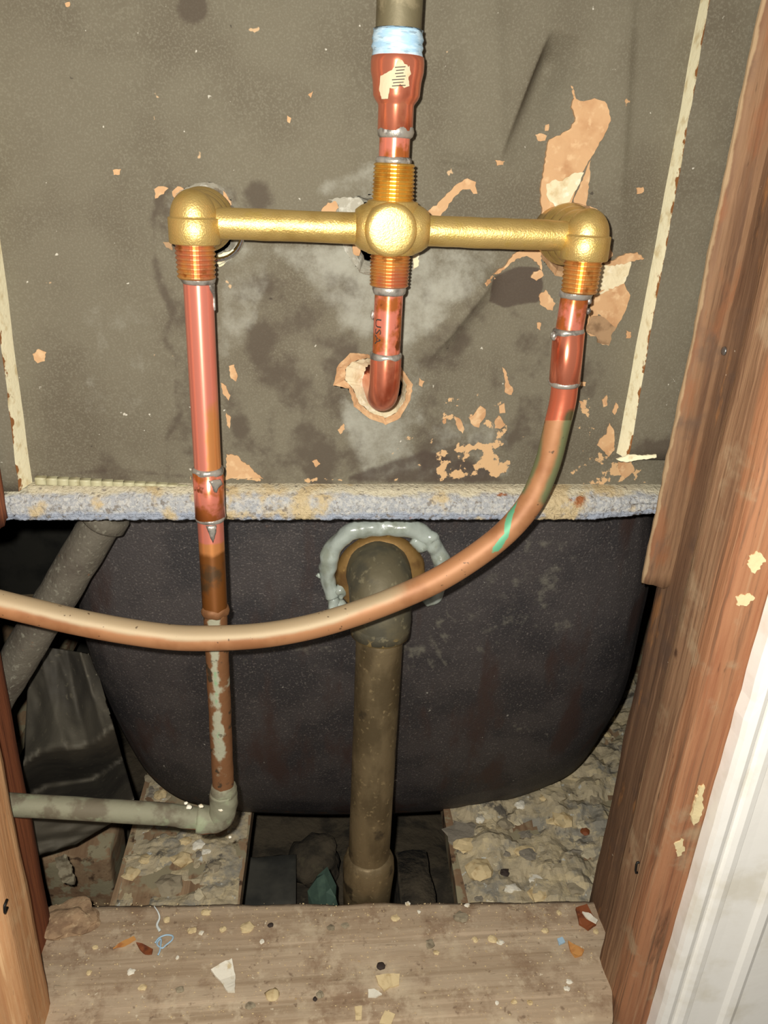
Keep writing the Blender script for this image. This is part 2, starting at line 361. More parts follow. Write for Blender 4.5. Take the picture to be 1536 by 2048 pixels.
M['chip_c'] = mk('cream_chip', (220, 198, 152), [dict(c=(190, 164, 118), s=120, lo=.5, hi=.7)], rough=.8, bump=[(200, .3, .0008)])
M['chip_g'] = mk('grey_chip', (156, 144, 120), [dict(c=(122, 110, 90), s=120, lo=.5, hi=.7)], rough=.9, bump=[(200, .4, .001)])
M['mud'] = mk('dry_mud', (168, 140, 110), [dict(c=(136, 110, 86), s=90, lo=.45, hi=.65, d=6), dict(c=(190, 164, 130), s=160, lo=.58, hi=.7)], rough=.95, bump=[(160, .7, .002)], spec=.2)
M['chip_b'] = mk('brown_chip', (136, 74, 38), [dict(c=(98, 50, 28), s=90, lo=.5, hi=.7)], rough=.7, bump=[(200, .3, .001)])
M['chip_o'] = mk('orange_splinter', (208, 150, 84), [dict(c=(182, 116, 62), s=90, lo=.5, hi=.7)], rough=.8)
M['chip_k'] = mk('dark_grit', (56, 44, 38), [], rough=.8)
M['blue'] = mk('blue_plastic', (172, 202, 222), [], rough=.4)
M['pale_thread'] = mk('pale_thread', (214, 220, 216), [], rough=.5)
M['tarp'] = mk('dark_building_paper', (86, 81, 70), [dict(c=(66, 62, 55), s=12, lo=.45, hi=.65), dict(c=(98, 92, 78), s=150, lo=.6, hi=.72), dict(c=(176, 170, 150), s=150, lo=.75, hi=.78, d=2)], rough=.75, bump=[(300, .25, .0008)], spec=.3)
M['galv'] = mk('dull_galvanised', (92, 86, 74), [dict(c=(74, 66, 56), s=30, lo=.45, hi=.65), dict(c=(118, 114, 100), s=300, lo=.56, hi=.7, d=3), dict(c=(136, 90, 56), s=70, lo=.68, hi=.74)], rough=.8, bump=[(350, .6, .0012), (60, .3, .002)])
M['drain'] = mk('aged_drain_brass', (120, 104, 76), [dict(c=(94, 80, 56), s=40, lo=.42, hi=.62, st=(1, 1, .5)), dict(c=(144, 126, 92), s=220, lo=.58, hi=.72), dict(c=(70, 60, 44), s=46, lo=.6, hi=.7, off=2)], rough=.55, metal=.45, bump=[(220, .3, .001)])
M['drain_elbow'] = mk('sooty_brass', (104, 96, 74), [dict(c=(84, 80, 66), s=36, lo=.42, hi=.62), dict(c=(146, 124, 78), a='worn', s=70, amp=.8, lo=.45, hi=.75), dict(c=(132, 124, 98), s=160, lo=.58, hi=.72)], rough=.62, metal=.3, bump=[(260, .25, .0008)])
M['flange'] = mk('brown_brass_plate', (146, 114, 66), [dict(c=(112, 82, 46), s=50, lo=.45, hi=.65), dict(c=(186, 152, 84), s=120, lo=.6, hi=.72)], rough=.5, metal=.45, bump=[(260, .3, .0008)])
M['sealant'] = mk('silicone_sealant', (196, 206, 196), [dict(c=(168, 176, 160), s=60, lo=.45, hi=.65)], rough=.28, trans=.35, bump=[(120, .5, .0015)], coat=.5)
M['white'] = mk('white_gloss_paint', (250, 247, 240), [dict(c=(234, 228, 214), s=30, lo=.45, hi=.7)], rough=.4, bump=[(220, .12, .0006), (60, .15, .001)])
M['caulk'] = mk('cream_caulk', (224, 206, 160), [], rough=.8, bump=[(200, .5, .001)])
M['steel'] = mk('nail_steel', (150, 150, 148), [dict(c=(80, 70, 60), s=300, lo=.5, hi=.65)], rough=.35, metal=.85)
M['dark_steel'] = mk('dark_staple', (36, 34, 32), [], rough=.5, metal=.6)
M['tile_edge'] = mk('pale_tile_edge', (172, 168, 136), [dict(c=(142, 132, 98), s=90, lo=.5, hi=.7)], rough=.5, bump=[(200, .2, .0006)])
M['dim'] = mk('dark_backing', (84, 82, 74), [dict(c=(56, 56, 52), s=14, lo=.45, hi=.65)], rough=.9)
M['soil'] = mk('dark_soil', (92, 82, 66), [dict(c=(62, 56, 46), s=24, lo=.45, hi=.62), dict(c=(92, 84, 66), s=60, lo=.6, hi=.7)], rough=.95, bump=[(60, .8, .006)])
M['glassgreen'] = mk('green_bottle_glass', (84, 106, 94), [dict(c=(96, 120, 104), s=80, lo=.5, hi=.7)], rough=.3)
M['felt_scrap'] = mk('pale_rag', (156, 146, 122), [dict(c=(120, 108, 86), s=120, lo=.45, hi=.65)], rough=.9, bump=[(200, .5, .001)])

# ================================================================== STRUCTURE
# ---- central felt-faced board: fine height field with real creases and holes
def seg_u(px, py, a, b):
    a = np.array(a, float); b = np.array(b, float); d = b-a; L = np.linalg.norm(d); d /= L
    t = (px-a[0])*d[0]+(py-a[1])*d[1]; u = -(px-a[0])*d[1]+(py-a[1])*d[0]
    return t/L, u      # u > 0 to the right-hand side of a->b as seen on a y-down page is clockwise
def inside(px, py, poly):
    r = np.zeros(px.shape, bool); n = len(poly)
    for i in range(n):
        x0, y0 = poly[i]; x1, y1 = poly[(i+1) % n]
        c = ((y0 > py) != (y1 > py)) & (px < (x1-x0)*(py-y0)/(y1-y0+1e-9)+x0); r ^= c
    return r
def dist_poly(px, py, poly, closed=True):
    D = np.full(px.shape, 1e9); n = len(poly)
    for i in range(n if closed else n-1):
        a = np.array(poly[i], float); b = np.array(poly[(i+1) % n], float); d = b-a
        t = np.clip(((px-a[0])*d[0]+(py-a[1])*d[1])/(d@d+1e-9), 0, 1)
        D = np.minimum(D, np.hypot(px-a[0]-t*d[0], py-a[1]-t*d[1]))
    return D
def soft(px, py, poly, f):      # 1 inside, fading over f pixels outside
    D = dist_poly(px, py, poly); D[inside(px, py, poly)] = 0; return np.clip(1-D/f, 0, 1)
def line(px, py, poly, wd): return np.clip(1-dist_poly(px, py, poly, False)/wd, 0, 1)

SPOUT_O = [(667, 770), (676, 730), (701, 706), (728, 708), (748, 712), (790, 716), (806, 740), (826, 770), (820, 800), (800, 836), (772, 849), (738, 837), (708, 812), (698, 778)]
SPOUT_M = [(690, 760), (692, 735), (704, 724), (726, 718), (748, 716), (786, 722), (800, 745), (814, 772), (810, 800), (794, 824), (772, 836), (742, 826), (718, 806), (706, 778)]
SPOUT_I = [(728, 765), (728, 745), (732, 735), (738, 730), (750, 728), (782, 732), (796, 750), (806, 772), (804, 792), (792, 806), (772, 815), (752, 810), (738, 797), (730, 780)]
LHOLE_O = [(342, 470), (343, 420), (352, 388), (372, 374), (398, 366), (425, 364), (448, 378), (462, 402), (474, 432), (482, 470), (478, 500), (462, 520), (440, 530), (400, 525), (360, 510)]
LHOLE_I = [(366, 470), (367, 430), (374, 410), (386, 398), (402, 392), (422, 392), (440, 402), (450, 416), (460, 440), (464, 468), (460, 488), (448, 502), (432, 508), (402, 508), (376, 500)]
RHOLE_O = [(1080, 460), (1086, 425), (1110, 408), (1142, 403), (1176, 412), (1200, 432), (1214, 470), (1218, 510), (1200, 545), (1160, 560), (1110, 552), (1086, 520), (1078, 490)]
RHOLE_I = [(1096, 466), (1100, 440), (1116, 424), (1144, 416), (1170, 424), (1190, 444), (1200, 472), (1202, 504), (1190, 528), (1158, 538), (1120, 532), (1100, 512), (1094, 490)]
CHOLE_O = [(650, 420), (664, 402), (690, 396), (718, 392), (745, 388), (800, 388), (830, 395), (836, 430), (840, 500), (824, 545), (770, 560), (720, 545), (690, 500), (672, 450)]
CHOLE_I = [(706, 430), (714, 414), (726, 406), (742, 402), (760, 400), (790, 400), (812, 410), (820, 436), (822, 480), (812, 520), (770, 530), (730, 520), (712, 480), (706, 450)]

XL, XR = -.305, .264
xs = np.linspace(XL, XR, 460)
zs = np.concatenate([np.linspace(.428, .735, 252), np.linspace(.742, .98, 18)])
GX, GZ = np.meshgrid(xs, zs); G = np.stack([GX, np.zeros_like(GX), GZ], -1)
PXg, PYg = proj(G)
H = np.zeros_like(GX)
# long crease right of the riser: rises gently from the left, drops steeply to the right
t, u = seg_u(PXg, PYg, (996, 325), (1108, 40)); w_ = np.clip(t*1.5, 0, 1)*np.clip((.96-t)*5, 0, 1)
H -= .023*w_*np.where(u < 0, 0., (1-np.exp(-np.maximum(u, 0)/(10+15*np.clip(t, 0, 1))))*np.exp(-(u/72.)**2))
# fold below the right arm
t, u = seg_u(PXg, PYg, (842, 735), (985, 556)); w_ = np.clip(t*3, 0, 1)*np.clip((1.08-t)*5, 0, 1)
H += .0085*w_*np.where(u < 0, np.exp(-(u/70.)**2), np.exp(-np.maximum(u, 0)/20.))
for x0, y0, x1, y1, A, s in [(1236, 430, 1262, -30, .0022, 20), (1000, 330, 985, -60, .0015, 30), (1180, 700, 1215, 430, .003, 40), (690, 540, 742, 660, .0016, 22), (835, 520, 800, 660, .0016, 25), (540, 640, 600, 540, .001, 30), (870, 315, 940, 330, .002, 8)]:
    t, u = seg_u(PXg, PYg, (x0, y0), (x1, y1)); w_ = np.clip(t*3+.3, 0, 1)*np.clip((1.1-t)*3, 0, 1)
    H += A*w_*np.where(u < 0, np.exp(-(u/s/1.8)**2), np.exp(-(u/s*1.6)**2))
# paper curling at the right hole
H += .003*np.exp(-((PXg-1245)/35.)**2-((PYg-470)/60.)**2)
fine = np.array([[nz(x, 0, z, 28.) for x in xs[::6]] for z in zs[::4]])
fi = np.repeat(np.repeat(fine, 4, 0), 6, 1)[:len(zs), :len(xs)]
k5 = np.ones(13)/13
for ax in (0, 1): fi = np.apply_along_axis(lambda r: np.convolve(np.pad(r, 6, mode='edge'), k5, 'valid'), ax, fi)
H += .0012*fi
stain = np.zeros_like(GX)
tide = [(400, 352), (340, 372), (318, 400), (306, 440), (308, 500), (318, 560), (346, 620), (330, 680), (352, 715), (350, 790), (362, 830), (332, 880), (336, 955)]
stain = np.maximum(stain, .62*line(PXg, PYg, tide, 30))
reg = tide+[(560, 955), (600, 880), (520, 800), (480, 700), (470, 520), (470, 380)]
stain = np.maximum(stain, .42*soft(PXg, PYg, reg, 20))
stain = np.maximum(stain, .5*soft(PXg, PYg, [(470, 560), (700, 560), (720, 960), (450, 960)], 60))
for c, r, k in [((385, 8), 40, 1.), ((520, 395), 45, .8), ((650, 470), 40, .7), ((520, 680), 70, .75), ((660, 740), 45, .7), ((600, 880), 70, .7), ((640, 930), 60, .8), ((660, 560), 40, .6), ((560, 600), 40, .6), ((480, 850), 40, .8), ((930, 900), 80, .6), ((1180, 760), 60, .6), ((860, 930), 60, .8), ((220, 945), 60, .5)]:
    stain = np.maximum(stain, k*np.clip(1.25-np.hypot((PXg-c[0])/r, (PYg-c[1])/r/1.3), 0, 1))
stain = np.maximum(stain, .45*soft(PXg, PYg, [(850, 560), (1080, 560), (1080, 930), (830, 930)], 60))
dust = np.zeros_like(GX)
for pl, k, f in [([(560, 500), (735, 505), (750, 580), (735, 660), (690, 640), (640, 560)], .85, 40), ([(825, 510), (980, 500), (960, 560), (880, 610), (810, 680), (815, 590)], .8, 40), ([(450, 500), (560, 500), (500, 640), (445, 700)], .6, 40),
                 ([(690, 800), (730, 840), (820, 840), (830, 930), (740, 955), (700, 880)], .75, 25), ([(805, 660), (840, 760), (840, 840), (815, 860)], .6, 30), ([(340, 380), (470, 370), (480, 520), (340, 520)], .45, 20), ([(640, 380), (740, 340), (740, 400)], .5, 30), ([(835, 860), (1010, 880), (1080, 950), (840, 950)], .45, 30), ([(930, 850), (990, 850), (980, 890), (940, 890)], .6, 12), ([(170, 640), (290, 640), (290, 800), (180, 800)], .35, 50), ([(1360, 330), (1400, 330), (1400, 360), (1360, 360)], .3, 20)]:
    dust = np.maximum(dust, k*soft(PXg, PYg, pl, f))
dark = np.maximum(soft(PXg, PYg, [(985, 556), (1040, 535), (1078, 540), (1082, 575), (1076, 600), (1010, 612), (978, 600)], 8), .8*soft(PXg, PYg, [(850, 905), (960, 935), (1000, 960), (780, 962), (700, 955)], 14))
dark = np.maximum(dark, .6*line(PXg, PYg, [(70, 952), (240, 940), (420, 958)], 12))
fray = .55*np.clip(1-np.abs(PYg-958)/12., 0, 1)*(PXg > 380)
fray = np.maximum(fray, .62*soft(PXg, PYg, [(870, 905), (960, 893), (1010, 925), (1030, 950), (880, 950)], 22))
fray = np.maximum(fray, .5*soft(PXg, PYg, [(1090, 935), (1300, 920), (1310, 965), (1080, 965)], 12))
fray = np.maximum(fray, .36*soft(PXg, PYg, [(820, 800), (1000, 800), (1010, 900), (820, 930)], 40))
fray = np.maximum(fray, .42*soft(PXg, PYg, [(1170, 800), (1240, 780), (1240, 930), (1150, 930)], 20))
V = np.stack([GX, -H, GZ], -1).reshape(-1, 3)
hole = np.zeros(GX.shape, bool)
for o_ in (SPOUT_O, LHOLE_O, RHOLE_O, CHOLE_O):
    c = np.mean(o_, 0); hole |= inside(PXg, PYg, [tuple(c+(np.array(p)-c)*.94) for p in o_])
nx, nzz = len(xs), len(zs); F = []
for i in range(nzz-1):
    for j in range(nx-1):
        if hole[i, j] or hole[i+1, j] or hole[i, j+1] or hole[i+1, j+1]: continue
        a = i*nx+j; F.append((a, a+1, a+nx+1, a+nx))
wall = struct('wall_back', (0, 0, .43))
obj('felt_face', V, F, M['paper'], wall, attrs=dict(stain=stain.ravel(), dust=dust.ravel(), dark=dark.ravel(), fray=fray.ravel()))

def ring(name, outer, inner, Yo, Yi, mat, parent, seed=0, sub=5, amp=1.2, label=None):
    def dens(o):
        r = random.Random(seed); out = []
        for i in range(len(o)):
            a = np.array(o[i], float); b = np.array(o[(i+1) % len(o)], float)
            for k in range(sub): out.append(a+(b-a)*k/sub+np.array([r.uniform(-amp, amp), r.uniform(-amp, amp)]))
        return out
    A, B = dens(outer), dens(inner); n = len(A); V = []
    for s in (0., .5, 1.):
        for a, b in zip(A, B):
            q = a+(b-a)*s; p = P(q[0], q[1], Yo+(Yi-Yo)*(s**1.3)); p[1] += .0012*nz(*p, 220.)*(1 if 0 < s else .3); V.append(p)
    for b in B: p = P(b[0], b[1], Yi); V.append(p+np.array([0, .006, 0]))
    F = []
    for l in range(3):
        for k in range(n):
            k2 = (k+1) % n; F.append((l*n+k, l*n+k2, (l+1)*n+k2, (l+1)*n+k))
    return obj(name, V, F, mat, parent, smooth=False, label=label)
ring('torn_paper', SPOUT_O, SPOUT_M, -.0016, .001, M['kraft'], wall, 1)
ring('gypsum_core', SPOUT_M, SPOUT_I, .001, .009, M['gypsum'], wall, 2)
ring('gypsum_core', LHOLE_O, LHOLE_I, -.0016, .008, M['plaster'], wall, 3)
ring('gypsum_core', RHOLE_O, RHOLE_I, -.002, .008, M['kraft'], wall, 4)
ring('gypsum_core', CHOLE_O, CHOLE_I, -.0016, .008, M['plaster'], wall, 5)
YW = -.0006
def hY(px, py):      # wall surface (with creases) at a photo pixel
    p = P(px, py, 0); j = int(np.clip(np.searchsorted(xs, p[0]), 0, nx-1)); i = int(np.clip(np.searchsorted(zs, p[2]), 0, nzz-1)); return -H[i, j]
def tear(poly, mat='kraft', thick=.0007, step=6., amp=1.6, seed=0, name='torn_paper', lift=0., **k):
    pl = jag(poly, step, amp, seed); T = fill(pl); n = len(pl)
    top = []; bot = []
    for x, y in pl:
        h = hY(x, y)-lift; p = P(x, y, h); top.append(p+np.array([0, -thick-.0005*(nz(*p, 120.)+.3), 0])); bot.append(p+np.array([0, .0015, 0]))
    Fq = list(T)+[tuple(i+n for i in reversed(q)) for q in T]+[(i, (i+1) % n, n+(i+1) % n, n+i) for i in range(n)]
    return obj(name, top+bot, Fq, M[mat], wall, smooth=False)
# large bared strip above the right elbow, its pale core and a sliver beside it
tear([(1146, 197), (1165, 203), (1186, 198), (1208, 203), (1219, 235), (1215, 256), (1196, 285), (1178, 318), (1160, 350), (1140, 405), (1108, 418), (1106, 436), (1084, 440), (1079, 385), (1090, 312), (1096, 278), (1118, 270), (1140, 256), (1150, 236), (1141, 215)], thick=.002, seed=11)
tear([(1165, 345), (1150, 378), (1136, 404), (1108, 412), (1092, 396), (1090, 368), (1108, 360), (1122, 362), (1140, 347)], 'gypsum', .0026, seed=12)
tear([(1180, 320), (1179, 350), (1172, 412), (1146, 408), (1146, 398), (1164, 360)], 'kraft', .0004, seed=13)
tear([(1106, 436), (1104, 425), (1090, 432), (1082, 446), (1092, 452)], 'kraft', .0024, seed=14, step=4)
tear([(1138, 164), (1143, 166), (1152, 198), (1148, 200)], 'kraft', .0004, seed=15, step=4, amp=.8)
# right of the right elbow and below it
tear([(1176, 412), (1192, 418), (1210, 440), (1216, 480), (1224, 512), (1214, 520), (1206, 500), (1202, 460), (1188, 436)], 'kraft', .0016, seed=16)
tear([(1206, 524), (1226, 519), (1250, 507), (1272, 504), (1286, 517), (1262, 522), (1240, 528), (1214, 532)], 'kraft', .002, seed=17, step=4)
tear([(1200, 530), (1224, 527), (1262, 523), (1257, 550), (1246, 566), (1222, 580), (1192, 590), (1186, 560)], 'gypsum', .0008, seed=18)
tear([(1190, 582), (1224, 576), (1246, 564), (1252, 580), (1259, 590), (1255, 606), (1242, 638), (1232, 655), (1224, 664), (1217, 690), (1204, 690), (1194, 684), (1191, 671), (1180, 672), (1171, 664), (1178, 620)], 'kraft', .0007, seed=19)
tear([(1180, 632), (1200, 630), (1214, 640), (1232, 655), (1224, 664), (1217, 690), (1194, 684), (1191, 671), (1171, 664)], 'kraft_dark', .0011, seed=20)
# left of the right elbow under the arm
tear([(985, 548), (994, 540), (1010, 530), (1028, 506), (1050, 499), (1080, 500), (1083, 540), (1072, 524), (1052, 512), (1034, 516), (1016, 530), (1000, 544)], 'kraft', .0016, seed=21, step=4)
tear([(1076, 592), (1090, 580), (1102, 594), (1110, 606), (1104, 622), (1090, 616), (1080, 608)], 'kraft', seed=22, step=4)
tear([(1066, 542), (1082, 540), (1086, 550), (1072, 560), (1062, 555)], 'kraft', .0014, seed=23, step=4)
tear([(968, 566), (985, 550), (990, 556), (972, 574)], 'kraft', .0008, seed=24, step=4)
# swoosh right of the valve centre, scraps left of it
tear([(828, 425), (850, 424), (872, 410), (894, 388), (912, 368), (934, 357), (950, 364), (954, 386), (946, 388), (940, 378), (924, 378), (906, 396), (890, 420), (880, 432), (850, 433), (830, 434)], 'kraft', seed=25)
tear([(642, 420), (656, 406), (672, 402), (678, 416), (664, 430), (646, 430)], 'kraft', .0016, seed=26, step=4)
tear([(654, 399), (690, 394), (722, 396), (728, 410), (720, 428), (676, 432), (678, 408)], 'plaster', .0012, seed=27, step=5)
tear([(704, 486), (722, 492), (718, 512), (708, 508)], 'kraft', .001, seed=28, step=4)
tear([(826, 496), (838, 500), (836, 530), (826, 540)], 'gypsum', .0014, seed=29, step=4)
# around the left elbow
tear([(309, 378), (322, 372), (337, 376), (328, 388), (312, 397)], 'kraft', seed=30, step=4)
tear([(346, 384), (356, 372), (368, 378), (362, 396), (350, 404)], 'kraft', .001, seed=31, step=4)
tear([(446, 382), (456, 392), (468, 414), (458, 414), (446, 402)], 'kraft', .001, seed=32, step=4)
tear([(434, 510), (456, 502), (478, 496), (474, 508), (456, 518), (448, 530), (438, 534), (432, 524)], 'gypsum', .001, seed=33, step=4)
tear([(326, 484), (344, 482), (346, 500), (334, 494)], 'kraft_dark', .0008, seed=34, step=4)
# lower wall flakes
flakes = [[(453, 908), (474, 910), (486, 924), (498, 930), (512, 946), (527, 956), (453, 957)], [(458, 732), (468, 729), (476, 752), (472, 763), (462, 756)], [(442, 765), (452, 772), (460, 790), (458, 800), (446, 786)], [(452, 826), (462, 834), (460, 856), (454, 850)],
          [(938, 836), (950, 826), (960, 812), (972, 818), (970, 834), (962, 842), (958, 854), (944, 850)], [(908, 832), (920, 838), (928, 858), (926, 866), (914, 856)], [(988, 842), (998, 830), (1010, 848), (1000, 858), (990, 856)], [(998, 812), (1008, 806), (1010, 824), (1000, 826)],
          [(1004, 734), (1012, 742), (1016, 762), (1026, 778), (1022, 790), (1010, 784), (1010, 760)], [(1200, 878), (1212, 868), (1218, 846), (1228, 860), (1228, 900), (1216, 914), (1206, 900), (1194, 890)], [(1224, 824), (1232, 804), (1236, 814), (1228, 830)], [(1204, 800), (1214, 790), (1214, 812), (1206, 814)],
          [(1158, 800), (1168, 806), (1172, 816), (1162, 818)], [(1158, 762), (1172, 764), (1170, 772), (1160, 772)], [(1074, 644), (1082, 646), (1080, 660), (1074, 656)], [(838, 756), (848, 762), (844, 774), (838, 770)], [(884, 840), (892, 836), (892, 846), (886, 848)], [(676, 860), (688, 846), (690, 858), (680, 868)], [(624, 922), (634, 918), (640, 926), (632, 934)],
          [(66, 708), (78, 697), (92, 704), (90, 722), (76, 726), (68, 720)], [(1070, 270), (1082, 266), (1094, 272), (1090, 282), (1076, 282)], [(1090, 250), (1098, 248), (1096, 262), (1089, 262)], [(1250, 198), (1262, 196), (1258, 212), (1250, 212)], [(1272, 376), (1286, 374), (1287, 384), (1274, 388)], [(990, 320), (1008, 322), (1006, 330), (994, 331)],
          [(616, 190), (626, 182), (622, 196)], [(574, 232), (582, 236), (580, 246), (574, 244)], [(1236, 924), (1262, 922), (1268, 940), (1250, 956), (1238, 944)], [(1252, 660), (1262, 664), (1260, 676), (1252, 676)], [(226, 340), (242, 338), (240, 350), (228, 350)], [(130, 6), (140, 4), (140, 14), (132, 14)]]
for i, pl in enumerate(flakes): tear(pl, 'kraft', .0005, 4., 1.2, 40+i)

# side boards standing proud of the bared board, their pale cut edges facing the middle
def side_board(name, back, front, outx, Yf, zbot, attrs_side, mat):
    n = 60; zz = np.linspace(zbot, .98, n); V = []; F = []; fr = []
    for z in zz:
        xb = back[0]+(back[1]-back[0])*(z-zbot)/(.98-zbot); xf = front[0]+(front[1]-front[0])*(z-zbot)/(.98-zbot)
        xf += .0007*nz(xf, 3, z, 150.)
        V += [(xb, 0.002, z), ((xb+xf)/2, Yf/2, z), (xf, Yf, z)]; fr += [0, 0, 1.]
    for i in range(n-1):
        for k in range(2): F.append((3*i+k, 3*i+k+1, 3*i+4+k, 3*i+3+k))
    e = struct(name, (front[0], 0, zbot))
    obj('gypsum_edge', V, F, M['strip'], e, attrs=dict(fray=np.array(fr)*.62), smooth=True)
    V = []; F = []
    m = 24
    for i, z in enumerate(zz):
        xf = V_x = None
        xf = front[0]+(front[1]-front[0])*(z-zbot)/(.98-zbot) + .0007*nz(front[0]+(front[1]-front[0])*(z-zbot)/(.98-zbot), 3, z, 150.)
        for k in range(m+1):
            x = xf+(outx-xf)*k/m; V.append((x, Yf+.0005*nz(x, 0, z, 60.), z))
    for i in range(n-1):
        for k in range(m): a = i*(m+1)+k; F.append((a, a+1, a+m+2, a+m+1))
    b0 = len(V)
    for k in range(m+1): V.append((V[k][0], 0.0, zbot))
    for k in range(m): F.append((k, k+1, b0+k+1, b0+k))
    z0 = np.zeros(len(V)); VV = np.array(V); st = (.9 if attrs_side > 0 else 0.)*np.clip(1-(VV[:, 2]-zbot)/.03, 0, 1)      # damp stain on one board
    obj('felt_face', V, F, M['paper'], e, attrs=dict(stain=st, dust=z0, dark=z0, fray=z0))
    return e
pr0, pr1 = P(1258, 912, -.013), P(1420, 0, -.013); pb0, pb1 = P(1230, 915, 0), P(1401, 0, 0)
kz = lambda a, b, z: a[0]+(b[0]-a[0])*(z-a[2])/(b[2]-a[2])
zb = P(1245, 912, -.006)[2]
er = side_board('trim_1', (kz(pb0, pb1, zb), kz(pb0, pb1, .98)), (kz(pr0, pr1, zb), kz(pr0, pr1, .98)), .27, -.013, zb, 1, None)
slab('paper_flap', [(1232, 918), (1262, 908), (1284, 910), (1312, 908), (1312, 914), (1282, 918), (1250, 924)], -.013, .0008, M['strip'], er, 4, .8, 3)
pl0, pl1 = P(36, 968, -.015), P(2, 690, -.015); qb0, qb1 = P(66, 970, 0), P(12, 560, 0)
zb2 = P(50, 972, -.006)[2]
el = side_board('trim_2', (kz(qb0, qb1, zb2), kz(qb0, qb1, .98)), (kz(pl0, pl1, zb2), kz(pl0, pl1, .98)), -.32, -.015, zb2, -1, None)
# thin row of tile edges at the foot of the board on the left
tr = struct('trim_3', (-.2, 0, .43))
a, b = P(70, 958, -.003), P(398, 967, -.003); nt_ = 15
for i in range(nt_):
    x0 = a[0]+(b[0]-a[0])*(i+.04)/nt_; x1 = a[0]+(b[0]-a[0])*(i+.96)/nt_; z0 = a[2]-.004+(b[2]-a[2])*i/nt_; h = .0052-.003*i/nt_
    lumber('tile', x0, x1, -.0045, .001, z0, z0+h, M['tile_edge'], tr, axis=0, rnd=.0006, jit=.0002, n=2)

# enclosure of the bath alcove behind the opening
def plane_box(name, x0, x1, y0, y1, z0, z1, mat):
    o = lumber(name, x0, x1, y0, y1, z0, z1, mat, None, axis=0, rnd=.001, jit=0., n=2); o['kind'] = 'structure'; return o
plane_box('wall_far', -.62, .62, .78, .80, -.32, 1.0, M['dim'])
plane_box('wall_left', -.64, -.62, -.02, .80, -.32, 1.0, M['dim'])
plane_box('wall_right', .62, .64, -.02, .80, -.32, 1.0, M['dim'])
plane_box('ceiling', -.64, .64, .012, .80, .985, 1.0, M['dim'])
plane_box('wall_outer_left', -.64, -.30, -.03, -.002, -.30, 1.0, M['dim'])
plane_box('wall_outer_right', .262, .64, -.03, -.002, -.30, 1.0, M['dim'])
plane_box('wall_foundation', -.64, .64, -.13, -.10, -.34, -.02, M['dim'])
# crawl-space soil under the floor boards
n = 44; gx = np.linspace(-.64, .64, n); gy = np.linspace(-.12, .80, n); V = []; F = []
for y in gy:
    for x in gx: V.append((x, y, -.24+.03*nz(x, y, 0, 9.)+.012*nz(x, y, 4, 40.)))
for i in range(n-1):
    for j in range(n-1): a = i*n+j; F.append((a, a+1, a+n+1, a+n))
so = obj('floor_soil', V, F, M['soil']); so['kind'] = 'structure'

# ---- floor planks either side of the drain opening
floor = struct('floor', (0, .1, 0))
def plank(edge_l, edge_r, y0, y1, t=.02, seed=0):
    V = []; F = []; n = 26; m = 10
    for i in range(n+1):
        y = y0+(y1-y0)*i/n; xl = edge_l(y); xr = edge_r(y)
        for k in range(m+1):
            x = xl+(xr-xl)*k/m; V.append((x+(.0012*nz(seed, y, 0, 60.) if k in (0, m) else 0), y, .0006*nz(x, y, seed, 70.)))
        V += [(xr, y, -t), (xl, y, -t)]
    q = m+3
    for i in range(n):
        for k in range(q): k2 = (k+1) % q; F.append((i*q+k, i*q+k2, (i+1)*q+k2, (i+1)*q+k))
    F.append(tuple(range(q))); F.append(tuple(n*q+k for k in range(q)))
    return obj('plank', V, F, M['plank'], floor, smooth=False)
def el_(p, q):
    a, b = PZ(*p, 0), PZ(*q, 0); return lambda y: a[0]+(b[0]-a[0])*(y-a[1])/(b[1]-a[1])
L1, L2 = el_((262, 1660), (222, 1800)), el_((503, 1630), (480, 1800))
R1 = el_((889, 1630), (914, 1790))
plank(L1, L2, -.02, .62, seed=1)
plank(R1, lambda y: R1(y)+.125, -.02, .62, seed=2)
plank(lambda y: R1(y)+.1275, lambda y: .60, -.02, .62, seed=3)
plank(lambda y: -.60, lambda y: L1(y)-.16, .05, .62, seed=4)

# plaster rubble lying on the right-hand planks and on the left plank
def rubble(name, x0, x1, y0, y1, amp, seed, thr, edge=None, nfl=0, redge=None):
    nx_, ny_ = 90, 80; V = []; F = []; keep = set()
    for i in range(ny_+1):
        for j in range(nx_+1):
            x = x0+(x1-x0)*j/nx_; y = y0+(y1-y0)*i/ny_
            h = amp*(.55*nz(x, y, seed, 22.)+.35*nz(x, y, seed, 60.)+.25*abs(nz(x, y, seed, 110.))+thr)
            d = min(x-(edge(y) if edge else x0), (redge(y) if redge else x1)-x, y-y0)/.02
            h = h*min(1, max(0, d)) - (.004 if d < 0 else 0); V.append((x, y, h))
            if h > -.0015: keep.add(i*(nx_+1)+j)
    for i in range(ny_):
        for j in range(nx_):
            a = i*(nx_+1)+j; f = (a, a+1, a+nx_+2, a+nx_+1)
            if all(q in keep for q in f): F.append(f)
    gr = [0.]*len(V); pa = [0.]*len(V); rr = random.Random(int(seed*10)); grid = [v for v, k in zip(V, range(len(V))) if k in keep]
    for q in range(nfl):
        c0 = rr.choice(grid); r0 = rr.uniform(.0012, .0055)*(1 if q % 6 else 2.4); tone = rr.random(); b0 = len(V)
        rv, rf = rock((c0[0], c0[1], c0[2]+r0*.1), r0, q+seed, (rr.uniform(.7, 1.4), rr.uniform(.7, 1.3), rr.uniform(.18, .36)), 2, .9)
        V += rv; F += [tuple(i+b0 for i in f) for f in rf]; gr += [1. if tone < .33 else 0.]*len(rv); pa += [1. if tone > .68 else 0.]*len(rv)
    o = obj(name, V, F, M['rubble'], smooth=False, attrs=dict(grey=gr, pale=pa)); return o
o = rubble('plaster_rubble', .075, .42, .0, .50, .02, 3.3, .30, lambda y: R1(y)+.006, 200)
